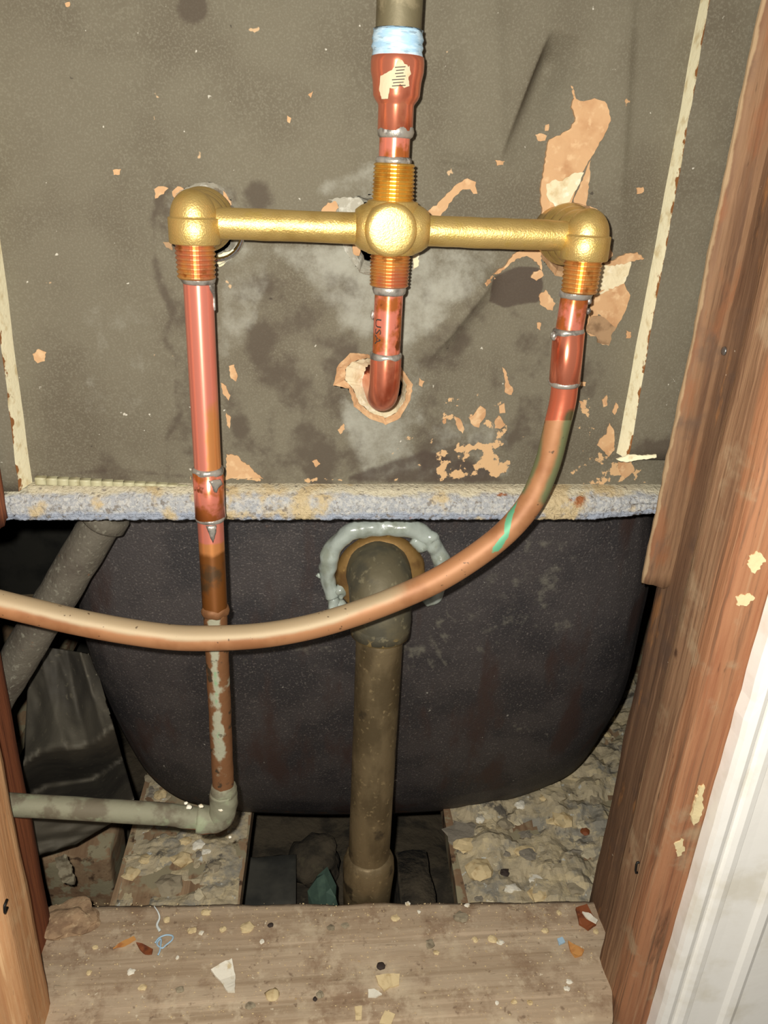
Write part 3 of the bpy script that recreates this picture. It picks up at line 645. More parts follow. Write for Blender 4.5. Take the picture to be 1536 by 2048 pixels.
tag(o, 'thick crumbled plaster and mortar spread over the wide floor boards', 'rubble', kind='stuff')
o = rubble('plaster_rubble', -.245, -.075, .0, .30, .012, 8.1, .02, lambda y: L1(y)+.004, 60, lambda y: L2(y)-.001)
tag(o, 'thin plaster crust on the narrow floor board under the corroded bend', 'rubble', kind='stuff')

# ---- framing timbers
sp = thing('sole_plate', 'dusty horizontal timber plate across the bottom between the studs', 'timber', (-.02, -.06, 0))
PT = .038
a, b = PZ(75, 1811, PT), PZ(1190, 1801, PT); c, d = PZ(95, 2062, PT), PZ(1200, 2042, PT)
V = []; F = []; nxp, nyp = 120, 26
for i in range(nyp+1):
    s = i/nyp
    for j in range(nxp+1):
        t = j/nxp*1.05-.025; back = a+(b-a)*t; fr = c+(d-c)*t; p = fr+(back-fr)*s
        p = p.copy(); p[1] += (.0018*nz(p[0], 0, 0, 30.)+.001*nz(p[0], 0, 3, 130.)) if i in (0, nyp) else 0
        p[2] = PT+.0007*nz(p[0]*.25, p[1], 0, 60.)+.0004*nz(p[0], p[1], 2, 260.) - (.0014 if i in (0, nyp) else 0); V.append(p)
w_ = nxp+1
for i in range(nyp):
    for j in range(nxp): q = i*w_+j; F.append((q, q+1, q+w_+1, q+w_))
b0 = len(V)
for j in range(w_): V.append(V[j]*np.array([1, 1, 0]))
b1 = len(V)
for j in range(w_): V.append(V[nyp*w_+j]*np.array([1, 1, 0]))
for j in range(nxp):
    F += [(j+1, j, b0+j, b0+j+1), (nyp*w_+j, nyp*w_+j+1, b1+j+1, b1+j), (b0+j+1, b0+j, b1+j, b1+j+1)]
obj('plate_board', V, F, M['plate'], sp)

def stud_attr(o, key, fn):
    me = o.data; off = np.array(o.parent['_o']) if o.parent else np.zeros(3)
    a = me.attributes.new(key, 'FLOAT', 'POINT'); a.data.foreach_set('value', np.array([fn(np.array(v.co)+off) for v in me.vertices], np.float32))

ZT = .98
# left pair
xlr = P(60, 1600, 0)[0]; xlf = P(50, 1715, -.067)[0]
s = thing('wall_stud', 'reddish brown stud behind the pale tan stud, pierced by the grey side pipe', 'stud', (xlr-.02, -.04, 0))
o = lumber('stud_board', xlr-.06, xlr, -.066, -.002, -.02, P(0, 1240, 0)[2]+.26, M['stud_left_r'], s, n=60, jit=.0006, rnd=.0015, seed=1)
s = thing('wall_stud', 'pale tan stud with a dark staple and rounded edge', 'stud', (xlf-.02, -.09, 0))
o = lumber('stud_board', xlf-.09, xlf, -.112, -.067, -.08, ZT, M['stud_left_f'], s, n=60, jit=.0009, rnd=.005, seed=2)
def staple(px, py, Y, parent, ang=.1, ln=.008):
    p = P(px, py, Y); d = np.array([math.sin(ang), 0, math.cos(ang)])
    pts = [p-d*ln/2+np.array([0, .003, 0]), p-d*ln/2-np.array([0, .0012, 0]), p-d*ln/4-np.array([0, .0016, 0]), p+d*ln/4-np.array([0, .0016, 0]), p+d*ln/2-np.array([0, .0012, 0]), p+d*ln/2+np.array([0, .003, 0])]
    obj('staple', *tube(pts, .0009, 8), M['dark_steel'], parent)
staple(11, 1815, -.112, s, .12, .007)
# short block end at the upper left beside the rim
q = P(13, 1000, -.0165)
s = thing('framing_block', 'brown block end hanging above the diagonal iron pipe', 'timber', (q[0]-.02, -.03, q[2]-.02))
zbk = P(10, 1055, -.03)[2]
o = lumber('block_board', q[0]-.05, q[0], -.036, -.0165, zbk, ZT, M['stud_left_r'], s, n=50, jit=.0008, ragged=(.006, 0), seed=5)

# right: rough lath behind, deep weathered stud, front stud
xl = P(1290, 1100, -.0135)[0]; zl = P(1285, 1168, -.022)[2]
s = thing('furring_strip', 'rough wood strip with a broken lower end beside the tub rim', 'strip', (xl+.01, -.02, zl))
o = lumber('strip_board', xl, xl+.035, -.0215, -.0135, zl, ZT, M['lath'], s, n=90, jit=.0013, ragged=(.007, 0), seed=7, rnd=.003)
stud_attr(o, 'edge', lambda p: 1. if p[0] < xl+.0012 else 0.)
xr = P(1245, 1500, -.005)[0]
s = thing('wall_stud', 'weathered dark brown stud between the furring strip and the casing stud', 'stud', (xr+.02, -.03, 0))
o = lumber('stud_board', xr, xr+.05, -.060, -.002, .0, ZT, M['stud_right_r'], s, n=90, jit=.0010, seed=8)
def nail(px, py, plane, parent, r=.0028):
    p = PP(px, py, *plane); nn = np.array(plane[1], float)
    obj('nail', *lathe([(-.004, r*.45), (0, r*.45), (.0004, r), (.0012, r*.95), (.0015, r*.5)], p, nn, 14), M['steel'], parent)
nail(1365, 832, ((xr, 0, 0), (-1, 0, 0)), s)
nail(1450, 702, ((xr, 0, 0), (-1, 0, 0)), s)
xf = P(1225, 1780, -.0605)[0]
s = thing('wall_stud', 'brown stud with orange edge against the white painted casing', 'stud', (xf+.02, -.08, 0))
o = lumber('stud_board', xf, xf+.05, -.112, -.0605, -.08, ZT, M['stud_right_f'], s, n=90, jit=.0011, rnd=.004, seed=9)
stud_attr(o, 'orange', lambda p: float(np.clip((-.088-p[1])/.02+.3, 0, 1)))
staple(1276, 1735, -.0, s, .15, .009)
st_ = [c for c in s.children if c.name.startswith('staple')][0]
pp = PP(1276, 1735, (xf, 0, 0), (-1, 0, 0)); me = st_.data
oldp = P(1276, 1735, -.0); offs = np.array(s['_o'])
for v in me.vertices:
    d_ = np.array(v.co)+offs-oldp; v.co = Vector(tuple(pp+np.array([d_[1], d_[0], d_[2]])-offs))

# white moulded casing at the right
xc = P(1440, 1620, -.125)[0]
prof = [(0, 0), (0, -.010), (.0015, -.0135), (.006, -.0150), (.009, -.0140), (.0105, -.0118), (.013, -.0115), (.0145, -.0135), (.018, -.0150), (.022, -.0145), (.0235, -.0125), (.030, -.0130), (.046, -.0150), (.049, -.0175), (.054, -.0185), (.058, -.0165), (.09, -.0165), (.10, -.014), (.10, 0)]
n = 70; V = []; F = []; m = len(prof)
for i in range(n+1):
    z = -.05+(ZT+.05)*i/n
    for k, (x, y) in enumerate(prof):
        e = .0009*nz(3, 7, z, 70.)+.0006*nz(3, 9, z, 240.) if k < 3 else 0
        V.append((xc+x+e, -.1125+y+.0002*nz(x, y, z, 50.), z))
for i in range(n):
    for k in range(m): k2 = (k+1) % m; F.append((i*m+k, i*m+k2, (i+1)*m+k2, (i+1)*m+k))
F.append(tuple(range(m))); F.append(tuple(n*m+k for k in range(m)))
cs = struct('trim_4', (xc, -.11, 0))
obj('casing', V, F, M['white'], cs, smooth=False)
slab('caulk_smear', [(1398, 1572), (1408, 1568), (1402, 1592), (1404, 1612), (1398, 1634), (1384, 1648), (1382, 1630), (1388, 1604)], -.1125, .0016, M['caulk'], cs, 4, 2., 1)
for i, pl in enumerate([[(1498, 1112), (1518, 1104), (1532, 1120), (1516, 1138), (1504, 1146), (1494, 1132)], [(1472, 1196), (1496, 1186), (1508, 1194), (1498, 1208), (1476, 1212)], [(1350, 1684), (1364, 1676), (1368, 1700), (1356, 1712)]]):
    slab('paint_fleck', pl, -.1122, .0004, M['caulk'], s, 3, 3., i+3)

# ================================================================== BATHTUB
tub = thing('bathtub', 'black cast iron bathtub end with rough grey rim', 'bathtub', (0, .1, .03))
zt = P(650, 966, 0)[2]; zb_ = P(650, 1040, -.016)[2]
prof = [(.06, zt+.001), (.002, zt), (-.006, zt-.0012), (-.0125, zt-.005), (-.0155, zt-.010), (-.0162, zt-.016), (-.0165, zb_+.004), (-.0155, zb_), (-.010, zb_-.0008), (.06, zb_-.001)]
xs_ = np.linspace(-.31, .30, 560); V = []; F = []; m = len(prof); A = {k: [] for k in ('low', 'top', 'rust')}
pp_ = []
for (y0, z0), (y1, z1) in zip(prof, prof[1:]):
    for k in range(4): pp_.append((y0+(y1-y0)*k/4, z0+(z1-z0)*k/4))
pp_.append(prof[-1]); m = len(pp_)
for x in xs_:
    for (y, z) in pp_:
        f = (z-zb_)/(zt-zb_)
        lift = max(0, x-.150)**1.0*.10 if f < .5 and x > .15 else 0
        d = (.0009*nz(x, y, z, 200.)+.0014*nz(x, y, z, 430.)+.0006*nz(x, y, z, 900.))*(1 if f < .9 else .4)
        p = (x, y-(d if y < -.003 else 0), z+min(lift, .005)*(1-f)+(.0005*nz(x, 0, 5, 120.) if f < .15 else 0)); V.append(p)
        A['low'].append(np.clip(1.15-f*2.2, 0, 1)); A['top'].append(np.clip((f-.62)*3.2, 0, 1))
        px_, py_ = proj(p)
        r_ = max(0, 1-math.hypot((px_-1155)/38, (py_-1000)/26)) + max(0, 1-math.hypot((px_-1000)/30, (py_-990)/14))*.8 + (.45 if f < .12 and -.02 < x < .1 else 0)
        A['rust'].append(min(1, r_*1.1))
for i in range(len(xs_)-1):
    for k in range(m-1): F.append((i*m+k, i*m+k+1, (i+1)*m+k+1, (i+1)*m+k))
F.append(tuple(range(m))); F.append(tuple((len(xs_)-1)*m+k for k in range(m)))
obj('rim', V, F, M['rim'], tub, attrs=A, label='rough grey and white rim flange')

# body: upper wall upright, lower part leaning away; outline read from the photo on those planes
YT = .066; zk = P(700, 1295, YT)[2]; lean = .20      # below the knee the wall leans back
def bodyY(z): return YT if z > zk else YT+(zk-z)*lean
def PB(px, py, dy=0.):
    p = P(px, py, YT+dy)
    if p[2] < zk:
        n_ = np.array([0, 1, lean]); p = PP(px, py, (0, YT+dy, zk), n_)
    return p
outl = [(150, 1010), (148, 1120), (160, 1230), (180, 1310), (215, 1400), (255, 1482), (300, 1552), (360, 1598), (430, 1616), (520, 1626), (700, 1630), (890, 1622), (1000, 1604), (1080, 1578), (1150, 1540), (1205, 1466), (1250, 1382), (1284, 1240), (1302, 1150), (1310, 1010)]
oc = catmull(outl, 6)
cen = np.array([740., 1005.])
levels = [(.0, 0), (.35, 0), (.6, 0), (.8, .0), (.90, .002), (.955, .007), (.985, .016), (1., .03)]
V = []; F = []; ch = []; ru = []
nO = len(oc)
for s_, dy in levels[1:]:
    for q in oc:
        p2 = cen+(q-cen)*s_; p = PB(p2[0], max(p2[1], 1005), dy); V.append(p)
for q in oc:      # going back under the rim
    p = np.array(PB(q[0], max(q[1], 1005), .03)); V.append(p+np.array([.0, .09, .004])); 
for q in oc:
    p = np.array(PB(q[0], max(q[1], 1005), .03)); V.append(p+np.array([-.12*(p[0]), .5, .01]))
nl = len(levels)+1
for l in range(nl-1):
    for k in range(nO-1): F.append((l*nO+k, l*nO+k+1, (l+1)*nO+k+1, (l+1)*nO+k))
F.append(tuple(range(nO)))
obj('shell', V, F, M['iron'], tub, attrs=dict(chalk=np.zeros(len(V)), rust=np.zeros(len(V))))
# refine the visible wall so chalk marks and rust have a place: subdivide once and store masks
sh = [c for c in tub.children if c.name.startswith('shell')][0]
bm = bmesh.new(); bm.from_mesh(sh.data); bmesh.ops.triangulate(bm, faces=[f for f in bm.faces if len(f.verts) > 4])
bmesh.ops.subdivide_edges(bm, edges=[e for e in bm.edges if e.calc_length() > .006], cuts=3, use_grid_fill=True)
bm.to_mesh(sh.data); bm.free()
off = np.array(tub['_o']); cov = np.array([v.co for v in sh.data.vertices])+off; PX, PYy = proj(cov)
chk = np.maximum.reduce([.9*line(PX, PYy, [(888, 1215), (872, 1260), (866, 1325)], 16), .6*line(PX, PYy, [(905, 1215), (890, 1300), (884, 1390)], 12), .75*line(PX, PYy, [(800, 1300), (900, 1296), (1030, 1296)], 8), .55*line(PX, PYy, [(480, 1302), (700, 1300)], 14), .55*line(PX, PYy, [(860, 1440), (1000, 1452), (1110, 1462)], 10), .4*soft(PX, PYy, [(900, 1090), (1130, 1090), (1130, 1260), (950, 1260)], 40)])
rus = np.maximum(.5*line(PX, PYy, [(530, 1050), (640, 1055)], 22), .6*line(PX, PYy, [(300, 1552), (430, 1616), (700, 1628), (890, 1620), (1080, 1578)], 9))
for k_, vv in (('chalk', chk), ('rust', rus)):
    a_ = sh.data.attributes.get(k_); 
    if a_ is None or len(a_.data) != len(vv):
        if a_: sh.data.attributes.remove(a_)
        a_ = sh.data.attributes.new(k_, 'FLOAT', 'POINT')
    a_.data.foreach_set('value', vv.astype(np.float32))
sh.data.shade_smooth()

# ================================================================== DRAIN
dr = thing('drain_pipe', 'aged brass overflow elbow and drain pipe running down the tub end', 'pipe', (0, .03, -.03))
cD = PB(765, 1140)
fl_c = P(763, 1160, YT-.010)
SD = .00036
flp = obj('flange_plate', *lathe([(0, .0365), (.004, .0365), (.009, .0345), (.011, .031), (.0125, .024)], (fl_c[0], YT+.002, fl_c[2]), (0, -1, 0), 48, jit=.0006), M['flange'], dr)
ax_y = .028
xd = P(758, 1300, ax_y)[0]; ze = P(765, 1165, ax_y)[2]-.010
path = [(xd, YT, ze+.004), (xd, ax_y+.027, ze+.004), (xd, ax_y+.018, ze+.003), (xd, ax_y+.010, ze-.001), (xd, ax_y+.004, ze-.008), (xd, ax_y, ze-.018), (xd, ax_y, ze-.03)]
zc_ = P(762, 1293, ax_y-.02)[2]
pts = catmull(path, 6); pts.append(np.array([xd, ax_y, zc_]))
V, F = tube(pts, lambda t: .0262-.0032*t, 44, jit=.0006)
obj('overflow_elbow', V, F, M['drain_elbow'], dr, attrs=dict(worn=[float(np.clip((ze-.018-v[2])/.02, 0, 1)) for v in V]))
obj('elbow_cup', *lathe([(0, .0206), (.0008, .0232), (.010, .0236), (.012, .0226)], (xd, ax_y, zc_), (0, 0, 1), 44, jit=.0004), M['drain_elbow'], dr)
obj('tailpipe', *tube([(xd, ax_y, zc_+.01-i*.02) for i in range(int((zc_+.15)/.02))], .0184, 40, jit=.0004), M['drain'], dr)
zb3 = P(735, 1765, ax_y-.02)[2]
obj('slip_fitting', *lathe([(-.09, .020), (-.03, .0225), (-.004, .0235), (.006, .0225), (.012, .0205), (.014, .0186)], (xd, ax_y, zb3), (0, 0, 1), 40, jit=.0016), M['drain'], dr)
# squeezed-out silicone bead round the plate
sealp = [(664, 1192), (656, 1168), (654, 1140), (660, 1110), (674, 1086), (694, 1068), (718, 1057), (750, 1053), (785, 1053), (820, 1057), (846, 1068), (866, 1088), (878, 1110), (884, 1135), (880, 1160), (866, 1190), (850, 1204)]
pt = catmull([PB(x, y, -.004) for x, y in sealp], 8)
obj('sealant', *tube(pt, lambda t: .0058+.0016*math.sin(math.pi*t)+.0016*nz(t*8, 2, 0)+.0008*nz(t*24, 5, 0), 20, jit=.0022, js=110.), M['sealant'], flp, label='squeezed-out translucent silicone bead')
for i, (pl, r) in enumerate([([(662, 1190), (668, 1206), (662, 1220), (656, 1230)], .0042), ([(672, 1176), (684, 1182), (682, 1196)], .0045), ([(848, 1078), (866, 1076), (876, 1092)], .005), ([(672, 1204), (684, 1212), (696, 1224)], .0034), ([(640, 1150), (632, 1152)], .002), ([(826, 1076), (846, 1092), (860, 1098)], .005)]):
    obj('sealant_blob', *tube(catmull([PB(x, y, -.006) for x, y in pl], 6), lambda t, r=r: r*(.5+.7*math.sin(math.pi*min(t+.15, 1))), 14, jit=.0016, js=200.), M['sealant'], flp)

# ================================================================== VALVE
def zat(px, py, Y): return P(px, py, Y)[2]
VY = -.045
aL, aR = P(500, 449, VY), P(1075, 470, VY)
vz = (aL[2]+aR[2])/2
xEL = P(396, 560, VY)[0]; xER = P(1155, 560, VY)[0]
val = thing('shower_valve', 'cast brass shower valve body with threaded ports and two elbow ends', 'valve', (0, VY, vz-.03))
xC = P(783, 460, VY)[0]
def arm(x0, x1):
    pts = [np.array([x0+(x1-x0)*i/24, VY, aL[2]+(aR[2]-aL[2])*((x0+(x1-x0)*i/24)-aL[0])/(aR[0]-aL[0])]) for i in range(25)]
    V, F = tube(pts, .0079, 36, jit=.0003, js=120.); return V, F
obj('arm', *arm(xEL+.006, xC), M['brass'], val)
obj('arm', *arm(xC, xER-.006), M['brass'], val)
def seam(x0, x1):      # raised casting line along the front of each arm
    pts = [np.array([x0+(x1-x0)*i/10, VY-.0078, vz+.0012]) for i in range(11)]
    return tube(pts, .0004, 6)
zc0 = P(783, 457, VY)[2]
zu1, zu0 = P(788, 403, VY-.011)[2], P(785, 512, VY-.011)[2]
# centre block: upright barrel crossed by the arm collars, round boss facing out
V, F = lathe([(0, .0125), (.0006, .0134), (.005, .0137), ((zu1-zu0)/2, .0143), (zu1-zu0-.005, .0137), (zu1-zu0-.0006, .0134), (zu1-zu0, .0125)], (xC, VY, zu0), (0, 0, 1), 44)
obj('centre_body', V, F, M['brass'], val)
V, F = lathe([(-.0195, .0090), (-.0165, .0112), (-.013, .0126), (0, .0134), (.013, .0126), (.0165, .0112), (.0195, .0090)], (xC, VY, zc0), (1, 0, 0), 44)
obj('cross_collar', V, F, M['brass'], val)
V, F = lathe([(-.030, .0150), (0, .0150), (.0100, .0138), (.0135, .0135), (.0150, .0131), (.0160, .0122), (.0166, .0106), (.0169, .0070), (.0170, .003), (.0170, .0005)], (P(783, 452, VY-.014)[0], VY, zc0), (0, -1, 0), 48)
obj('front_boss', V, F, M['brass'], val)
obj('stem_barrel', *lathe([(0, .0150), (.030, .0150), (.06, .012)], (xC, VY, zc0), (0, 1, 0), 36), M['brass'], val)
def thread_vf(x, z0, z1, r0, r1, nth=9, y=VY):
    prof = []; L = z1-z0
    for i in range(nth):
        t = i/nth; dt = 1/nth; r = r0+(r1-r0)*t
        prof += [(L*(t+.02*dt), r-.0008), (L*(t+.38*dt), r), (L*(t+.60*dt), r), (L*(t+.96*dt), r-.0008)]
    prof = [(0, r0-.0016)]+prof+[(L, r1-.0016)]
    return lathe(prof, (x, y, z0), (0, 0, 1), 44)
def threads(name, x, z0, z1, r0, r1, mat, nth=9): return obj(name, *thread_vf(x, z0, z1, r0, r1, nth), mat, val, smooth=False)
zt1 = P(788, 326, VY-.0105)[2]; xT = P(788, 360, VY)[0]
threads('threaded_port', xC, zu1-.001, zt1, .0113, .0107, M['brass_cut'], 10)
zt0 = P(780, 578, VY-.0105)[2]
threads('threaded_port', xC, zt0, zu0+.001, .0107, .0111, M['brass_heat'], 10)
def elbow(xe, sgn, zdome, zseam, zcol, zth, mat):
    yc = VY-.005      # the port stands a little in front of the arm axis
    prof = [(0, .0126), (.0004, .0130), (zseam-zcol-.0004, .0130), (zseam-zcol, .0126), (zseam-zcol+.0002, .0118)]
    prof += [(zseam-zcol+.0138*math.sin(a_), max(.0118*math.cos(a_), .0002)) for a_ in np.linspace(.08, math.pi/2, 10)]
    e = obj('elbow', *lathe(prof, (xe, yc, zcol), (0, 0, 1), 44), M['brass'], val)
    # stem housing going back into the wall in stepped rings, the arm joining its side
    V, F = lathe([(-.006, .0100), (-.003, .0122), (.000, .0138), (.0035, .0146), (.0060, .0148), (.0072, .0136), (.0090, .0142), (.0130, .0158), (.0155, .0160), (.0168, .0147), (.0185, .0152), (.0230, .0170), (.0262, .0171), (.0280, .0154), (.036, .0150), (.052, .0146)], (xe+sgn*.0012, VY, vz-.0005), (0, 1, 0), 48)
    obj('stem_housing', V, F, M['brass'], e)
    obj('threaded_port', *thread_vf(xe, zth, zcol+.001, .0100, .0107, 8, yc), mat, e, smooth=False)
zs_ = lambda px, py: P(px, py, VY-.0125)[2]
elbow(xEL, 1, zs_(395, 385), zs_(390, 437), zs_(388, 490), P(395, 560, VY-.0105)[2], M['brass_heat'])
elbow(xER, -1, zs_(1158, 420), zs_(1158, 472), zs_(1158, 522), P(1155, 588, VY-.0105)[2], M['brass_heat'])
# chrome escutcheon edge showing in the left hole
ec = P(436, 462, .004)
ch_ = thing('chrome_ring', 'shiny chrome ring peeking from the hole behind a brass elbow', 'ring', (ec[0], .006, ec[2]-.018))
V, F = lathe([(0, .0140), (.0, .0160), (-.002, .0174), (-.004, .0168), (-.005, .0150), (0, .0140)], (P(430, 462, -.001)[0], .001, P(430, 462, -.001)[2]), (0, 1, 0), 40, caps=False)
obj('ring_shell', V, F, M['chrome'], ch_)

# ================================================================== COPPER PIPES
def ringband(name, x, y, z, r, h, parent, mat=None, jit=.0008, axis=(0, 0, 1)):
    return obj(name, *lathe([(-h/2, r), (-h*.35, r+.0009), (0, r+.0013), (h*.35, r+.0009), (h/2, r)], (x, y, z), axis, 36, jit=jit), mat or M['solder'], parent)
def vpipe(name, x, y, z0, z1, r, mat, parent, attrs=None, n=40, top=None, **k):
    xt, yt = top or (x, y)
    pts = [np.array([x+(xt-x)*i/n, y+(yt-y)*i/n, z0+(z1-z0)*i/n]) for i in range(n+1)]; V, F = tube(pts, r, 36, **k)
    A = {kk: [fn(v) for v in V] for kk, fn in (attrs or {}).items()}
    return obj(name, V, F, mat, parent, attrs=A)
R = .0079
zf = lambda px, py: P(px, py, VY-R)[2]
clip = lambda v: float(np.clip(v, 0, 1))
# --- left supply pipe
su = thing('supply_pipe', 'straight copper supply pipe dropping from a brass elbow to a corroded bend', 'pipe', (xEL, VY, P(440, 1640, VY)[2]))
z_th = zf(396, 556); z1, z2, z3 = zf(425, 950), zf(428, 1045), zf(440, 1232)
vpipe('pipe', xEL, VY, z1-.01, z_th+.006, R, M['copper'], su, dict(aged=lambda v: clip((zf(410, 700)-v[2])/.06)*clip(.5+(v[0]-xEL)/.006)*.8, old=lambda v: 0.))
ringband('solder_joint', xEL, VY, z_th-.001, R, .006, su)
cpl = obj('coupling', *lathe([(0, .0079), (.0003, .0090), (z1-z2-.0003, .0090), (z1-z2, .0079)], (xEL, VY, z2), (0, 0, 1), 40), M['copper_burn'], su)
ringband('solder_joint', xEL, VY, z1, .0080, .0045, cpl); ringband('solder_joint', xEL, VY, z2, .0080, .0035, cpl)
vpipe('pipe', xEL, VY, z3, z2+.01, R, M['copper'], su, dict(aged=lambda v: clip((z2-.012-v[2])/.006), old=lambda v: clip((z2-.016-v[2])/.012)))
cyl_patch('solder_drip', [(417, 962), (440, 958), (444, 968), (436, 976), (433, 985), (428, 984), (424, 974)], xEL, VY, .0091, M['solder'], su, .0005, 4, .4, 2, bulge=.0008)
cyl_patch('solder_drip', [(412, 1052), (432, 1050), (432, 1062), (429, 1076), (426, 1086), (421, 1076), (416, 1062)], xEL, VY, R+.0001, M['solder'], su, .0005, 4, .4, 3, bulge=.0008)
cyl_patch('solder_run', [(418, 570), (430, 566), (431, 620), (428, 622), (426, 590), (420, 580)], xEL, VY, R+.0001, M['solder'], su, .0004, 4, .4, 4, bulge=.0004)
ringband('corroded_collar', xEL, VY, z3, .0074, .007, su, M['pipe_patina'], jit=.0014)
zel = P(448, 1590, VY)[2]; x_lo = P(447, 1580, VY)[0]
rp = .0079
pat = lambda v: .15+.75*clip(1-abs((v[0]-(xEL-.001))/.006))*clip((v[2]-(zel+.02))/.05+.15)*(1 if v[1] < VY else .4)
vpipe('lower_pipe', x_lo, VY, zel-.002, z3, .0076, M['pipe_patina'], su, dict(patina=pat), top=(xEL, VY), jit=.0003)
ringband('corroded_collar', x_lo, VY, zel+.006, .0080, .010, su, M['pipe_grey'], jit=.0016)
hx = P(330, 1628, VY); hend = P(-40, 1606, VY)
zh = P(440, 1638, VY)[2]
pts = catmull([(x_lo, VY, zel+.004), (x_lo, VY, zel-.006), (x_lo-.003, VY, zh+.003), (x_lo-.010, VY, zh), (x_lo-.020, VY, zh+.0005)], 6)
V, F = tube(pts, .0098, 30, jit=.0012, js=160.)
obj('bend', V, F, M['pipe_grey'], su, attrs=dict(under=[clip((zh-v[2])/.008) for v in V]))
pts = [np.array([x_lo-.016, VY, zh+.0005]), hx]; pts += [hx+(hend-hx)*k/8 for k in range(1, 9)]
pts = [pts[0]+(pts[1]-pts[0])*k/6 for k in range(6)]+pts[1:]
V, F = tube(pts, .0080, 30, jit=.0006)
obj('side_pipe', V, F, M['pipe_grey'], su, attrs=dict(under=[clip((zh+.001-v[2])/.004) for v in V]))
for px, py, r in [(378, 1614, .0022), (402, 1612, .0018), (460, 1674, .0012), (372, 1606, .0014), (442, 1618, .002)]:
    p = P(px, py, VY-.008); obj('white_crust', *rock(p, r, px), M['chip_w'], su)

# --- spout drop below the valve
sd = thing('spout_pipe', 'short copper drop pipe with elbow turning into the hole below the valve', 'pipe', (xC, VY, zf(772, 800)))
za, zb4 = zf(778, 582), zf(773, 718)
xS = P(775, 650, VY)[0]
vpipe('pipe', xS, VY, zb4-.006, za+.006, R, M['copper_burn'], sd)
ringband('solder_joint', xS, VY, za, R, .006, sd); ringband('solder_joint', xS, VY, zb4, .0081, .004, sd)
zq = zf(772, 775)
pts = catmull([(xS, VY, zb4), (xS, VY, (zb4+zq)/2+.001), (xS, VY+.002, zq-.001), (xS, VY+.009, zq-.009), (xS, VY+.020, zq-.012), (xS, VY+.040, zq-.0125), (xS, .03, zq-.0125)], 7)
obj('elbow_fitting', *tube(pts, .0089, 36), M['copper_fit'], sd)
obj('solder_drip', *rock(P(745, 630, VY), .0011, 5, (1, 1, 2.2)), M['solder'], sd)
# mill print wrapped on the pipe: USA reading down the tube
tcu = bpy.data.curves.new('print', 'FONT'); tcu.body = 'USA'; tcu.size = 1.; tcu.resolution_u = 2
to = bpy.data.objects.new('print_tmp', tcu); COL.objects.link(to); dg = bpy.context.evaluated_depsgraph_get(); me = to.evaluated_get(dg).to_mesh()
tv = np.array([v.co for v in me.vertices]); tf = [tuple(p.vertices) for p in me.polygons]; bpy.data.objects.remove(to)
hgt = .0042; th0, z_0 = cyl_hit(757, 638, xS, VY, R); V = []
sc_ = abs(cyl_hit(757, 690, xS, VY, R)[1]-z_0)/(tv[:, 0].max()-tv[:, 0].min())
for q in tv:
    th = th0+((q[1]-.35)*hgt/.7)/R; z = z_0-(q[0]-tv[:, 0].min())*sc_
    V.append((xS+(R+.00018)*math.cos(th), VY+(R+.00018)*math.sin(th), z))
obj('mill_print', V, tf, M['ink'], sd, smooth=False, label='letters USA printed down the tube')

# --- riser above the valve
ri = thing('shower_riser', 'old dull riser pipe joined to the valve by a stickered copper adapter', 'pipe', (xC, VY, zt1))
def zr(px, py, r): return P(px, py, VY-r)[2]
z_a = zr(788, 322, R); z_b = zr(788, 262, R); z_c = zr(790, 205, .0086); z_d = zr(792, 188, .011); z_e = zr(795, 105, .0125); z_g = zr(793, 62, .0115)
xR_ = P(789, 290, VY)[0]; xR2 = P(796, 80, VY)[0]
vpipe('pipe', xR_, VY, zt1-.004, z_b+.01, R, M['copper_burn'], ri, n=12)
ringband('solder_joint', xR_, VY, z_a, R, .004, ri); ringband('solder_joint', xR_, VY, z_b, .0080, .006, ri)
H_ = z_e-z_b
obj('copper_adapter', *lathe([(0, .0080), (.0004, .0090), ((z_c-z_b)*.93, .0090), (z_c-z_b, .0094), ((z_c+z_d)/2-z_b, .0108), (z_d-z_b, .0117), (z_d-z_b+.006, .0122), (zr(795, 155, .012)-z_b, .0124), (zr(795, 138, .012)-z_b, .0132), (H_-.003, .0133), (H_-.0005, .0130), (H_, .0118)], (xR_, VY, z_b), (xR2-xR_, 0, .06), 44), M['copper_fit'], ri)
xA = xR_+(xR2-xR_)*.85
obj('thread_tape', *lathe([(0, .0116), (.001, .0126), (.003, .0121), (.0045, .0128), (.0065, .0120), (.008, .0126), (.0105, .0119), (.012, .0122), (z_g-z_e, .0113)], (xR2, VY, z_e-.001), (0, 0, 1), 40, jit=.0006), M['tape'], ri)
vpipe('old_pipe', xR2, VY, z_e-.004, ZT, .0112, M['oldpipe'], ri, n=20)
rs = .0129
stk = cyl_patch('sticker', [(762, 152), (770, 148), (784, 140), (790, 132), (796, 118), (804, 120), (808, 128), (818, 132), (821, 148), (816, 154), (818, 172), (808, 176), (800, 168), (792, 178), (780, 176), (776, 198), (764, 198), (759, 178)], xA, VY, rs, M['sticker'], ri, .0004, 4, .5, 8)
for k in range(7):
    y = 134+k*6.2; xa = 790+(2 if k % 2 else 0)-(k > 3)*6; xb = 811-(k % 3)*2
    cyl_patch('barcode_bar', [(xa, y), (xb, y-1.5), (xb, y+.2), (xa, y+1.7)], xA, VY, rs+.0005, M['ink'], stk, .00015, 50, 0)

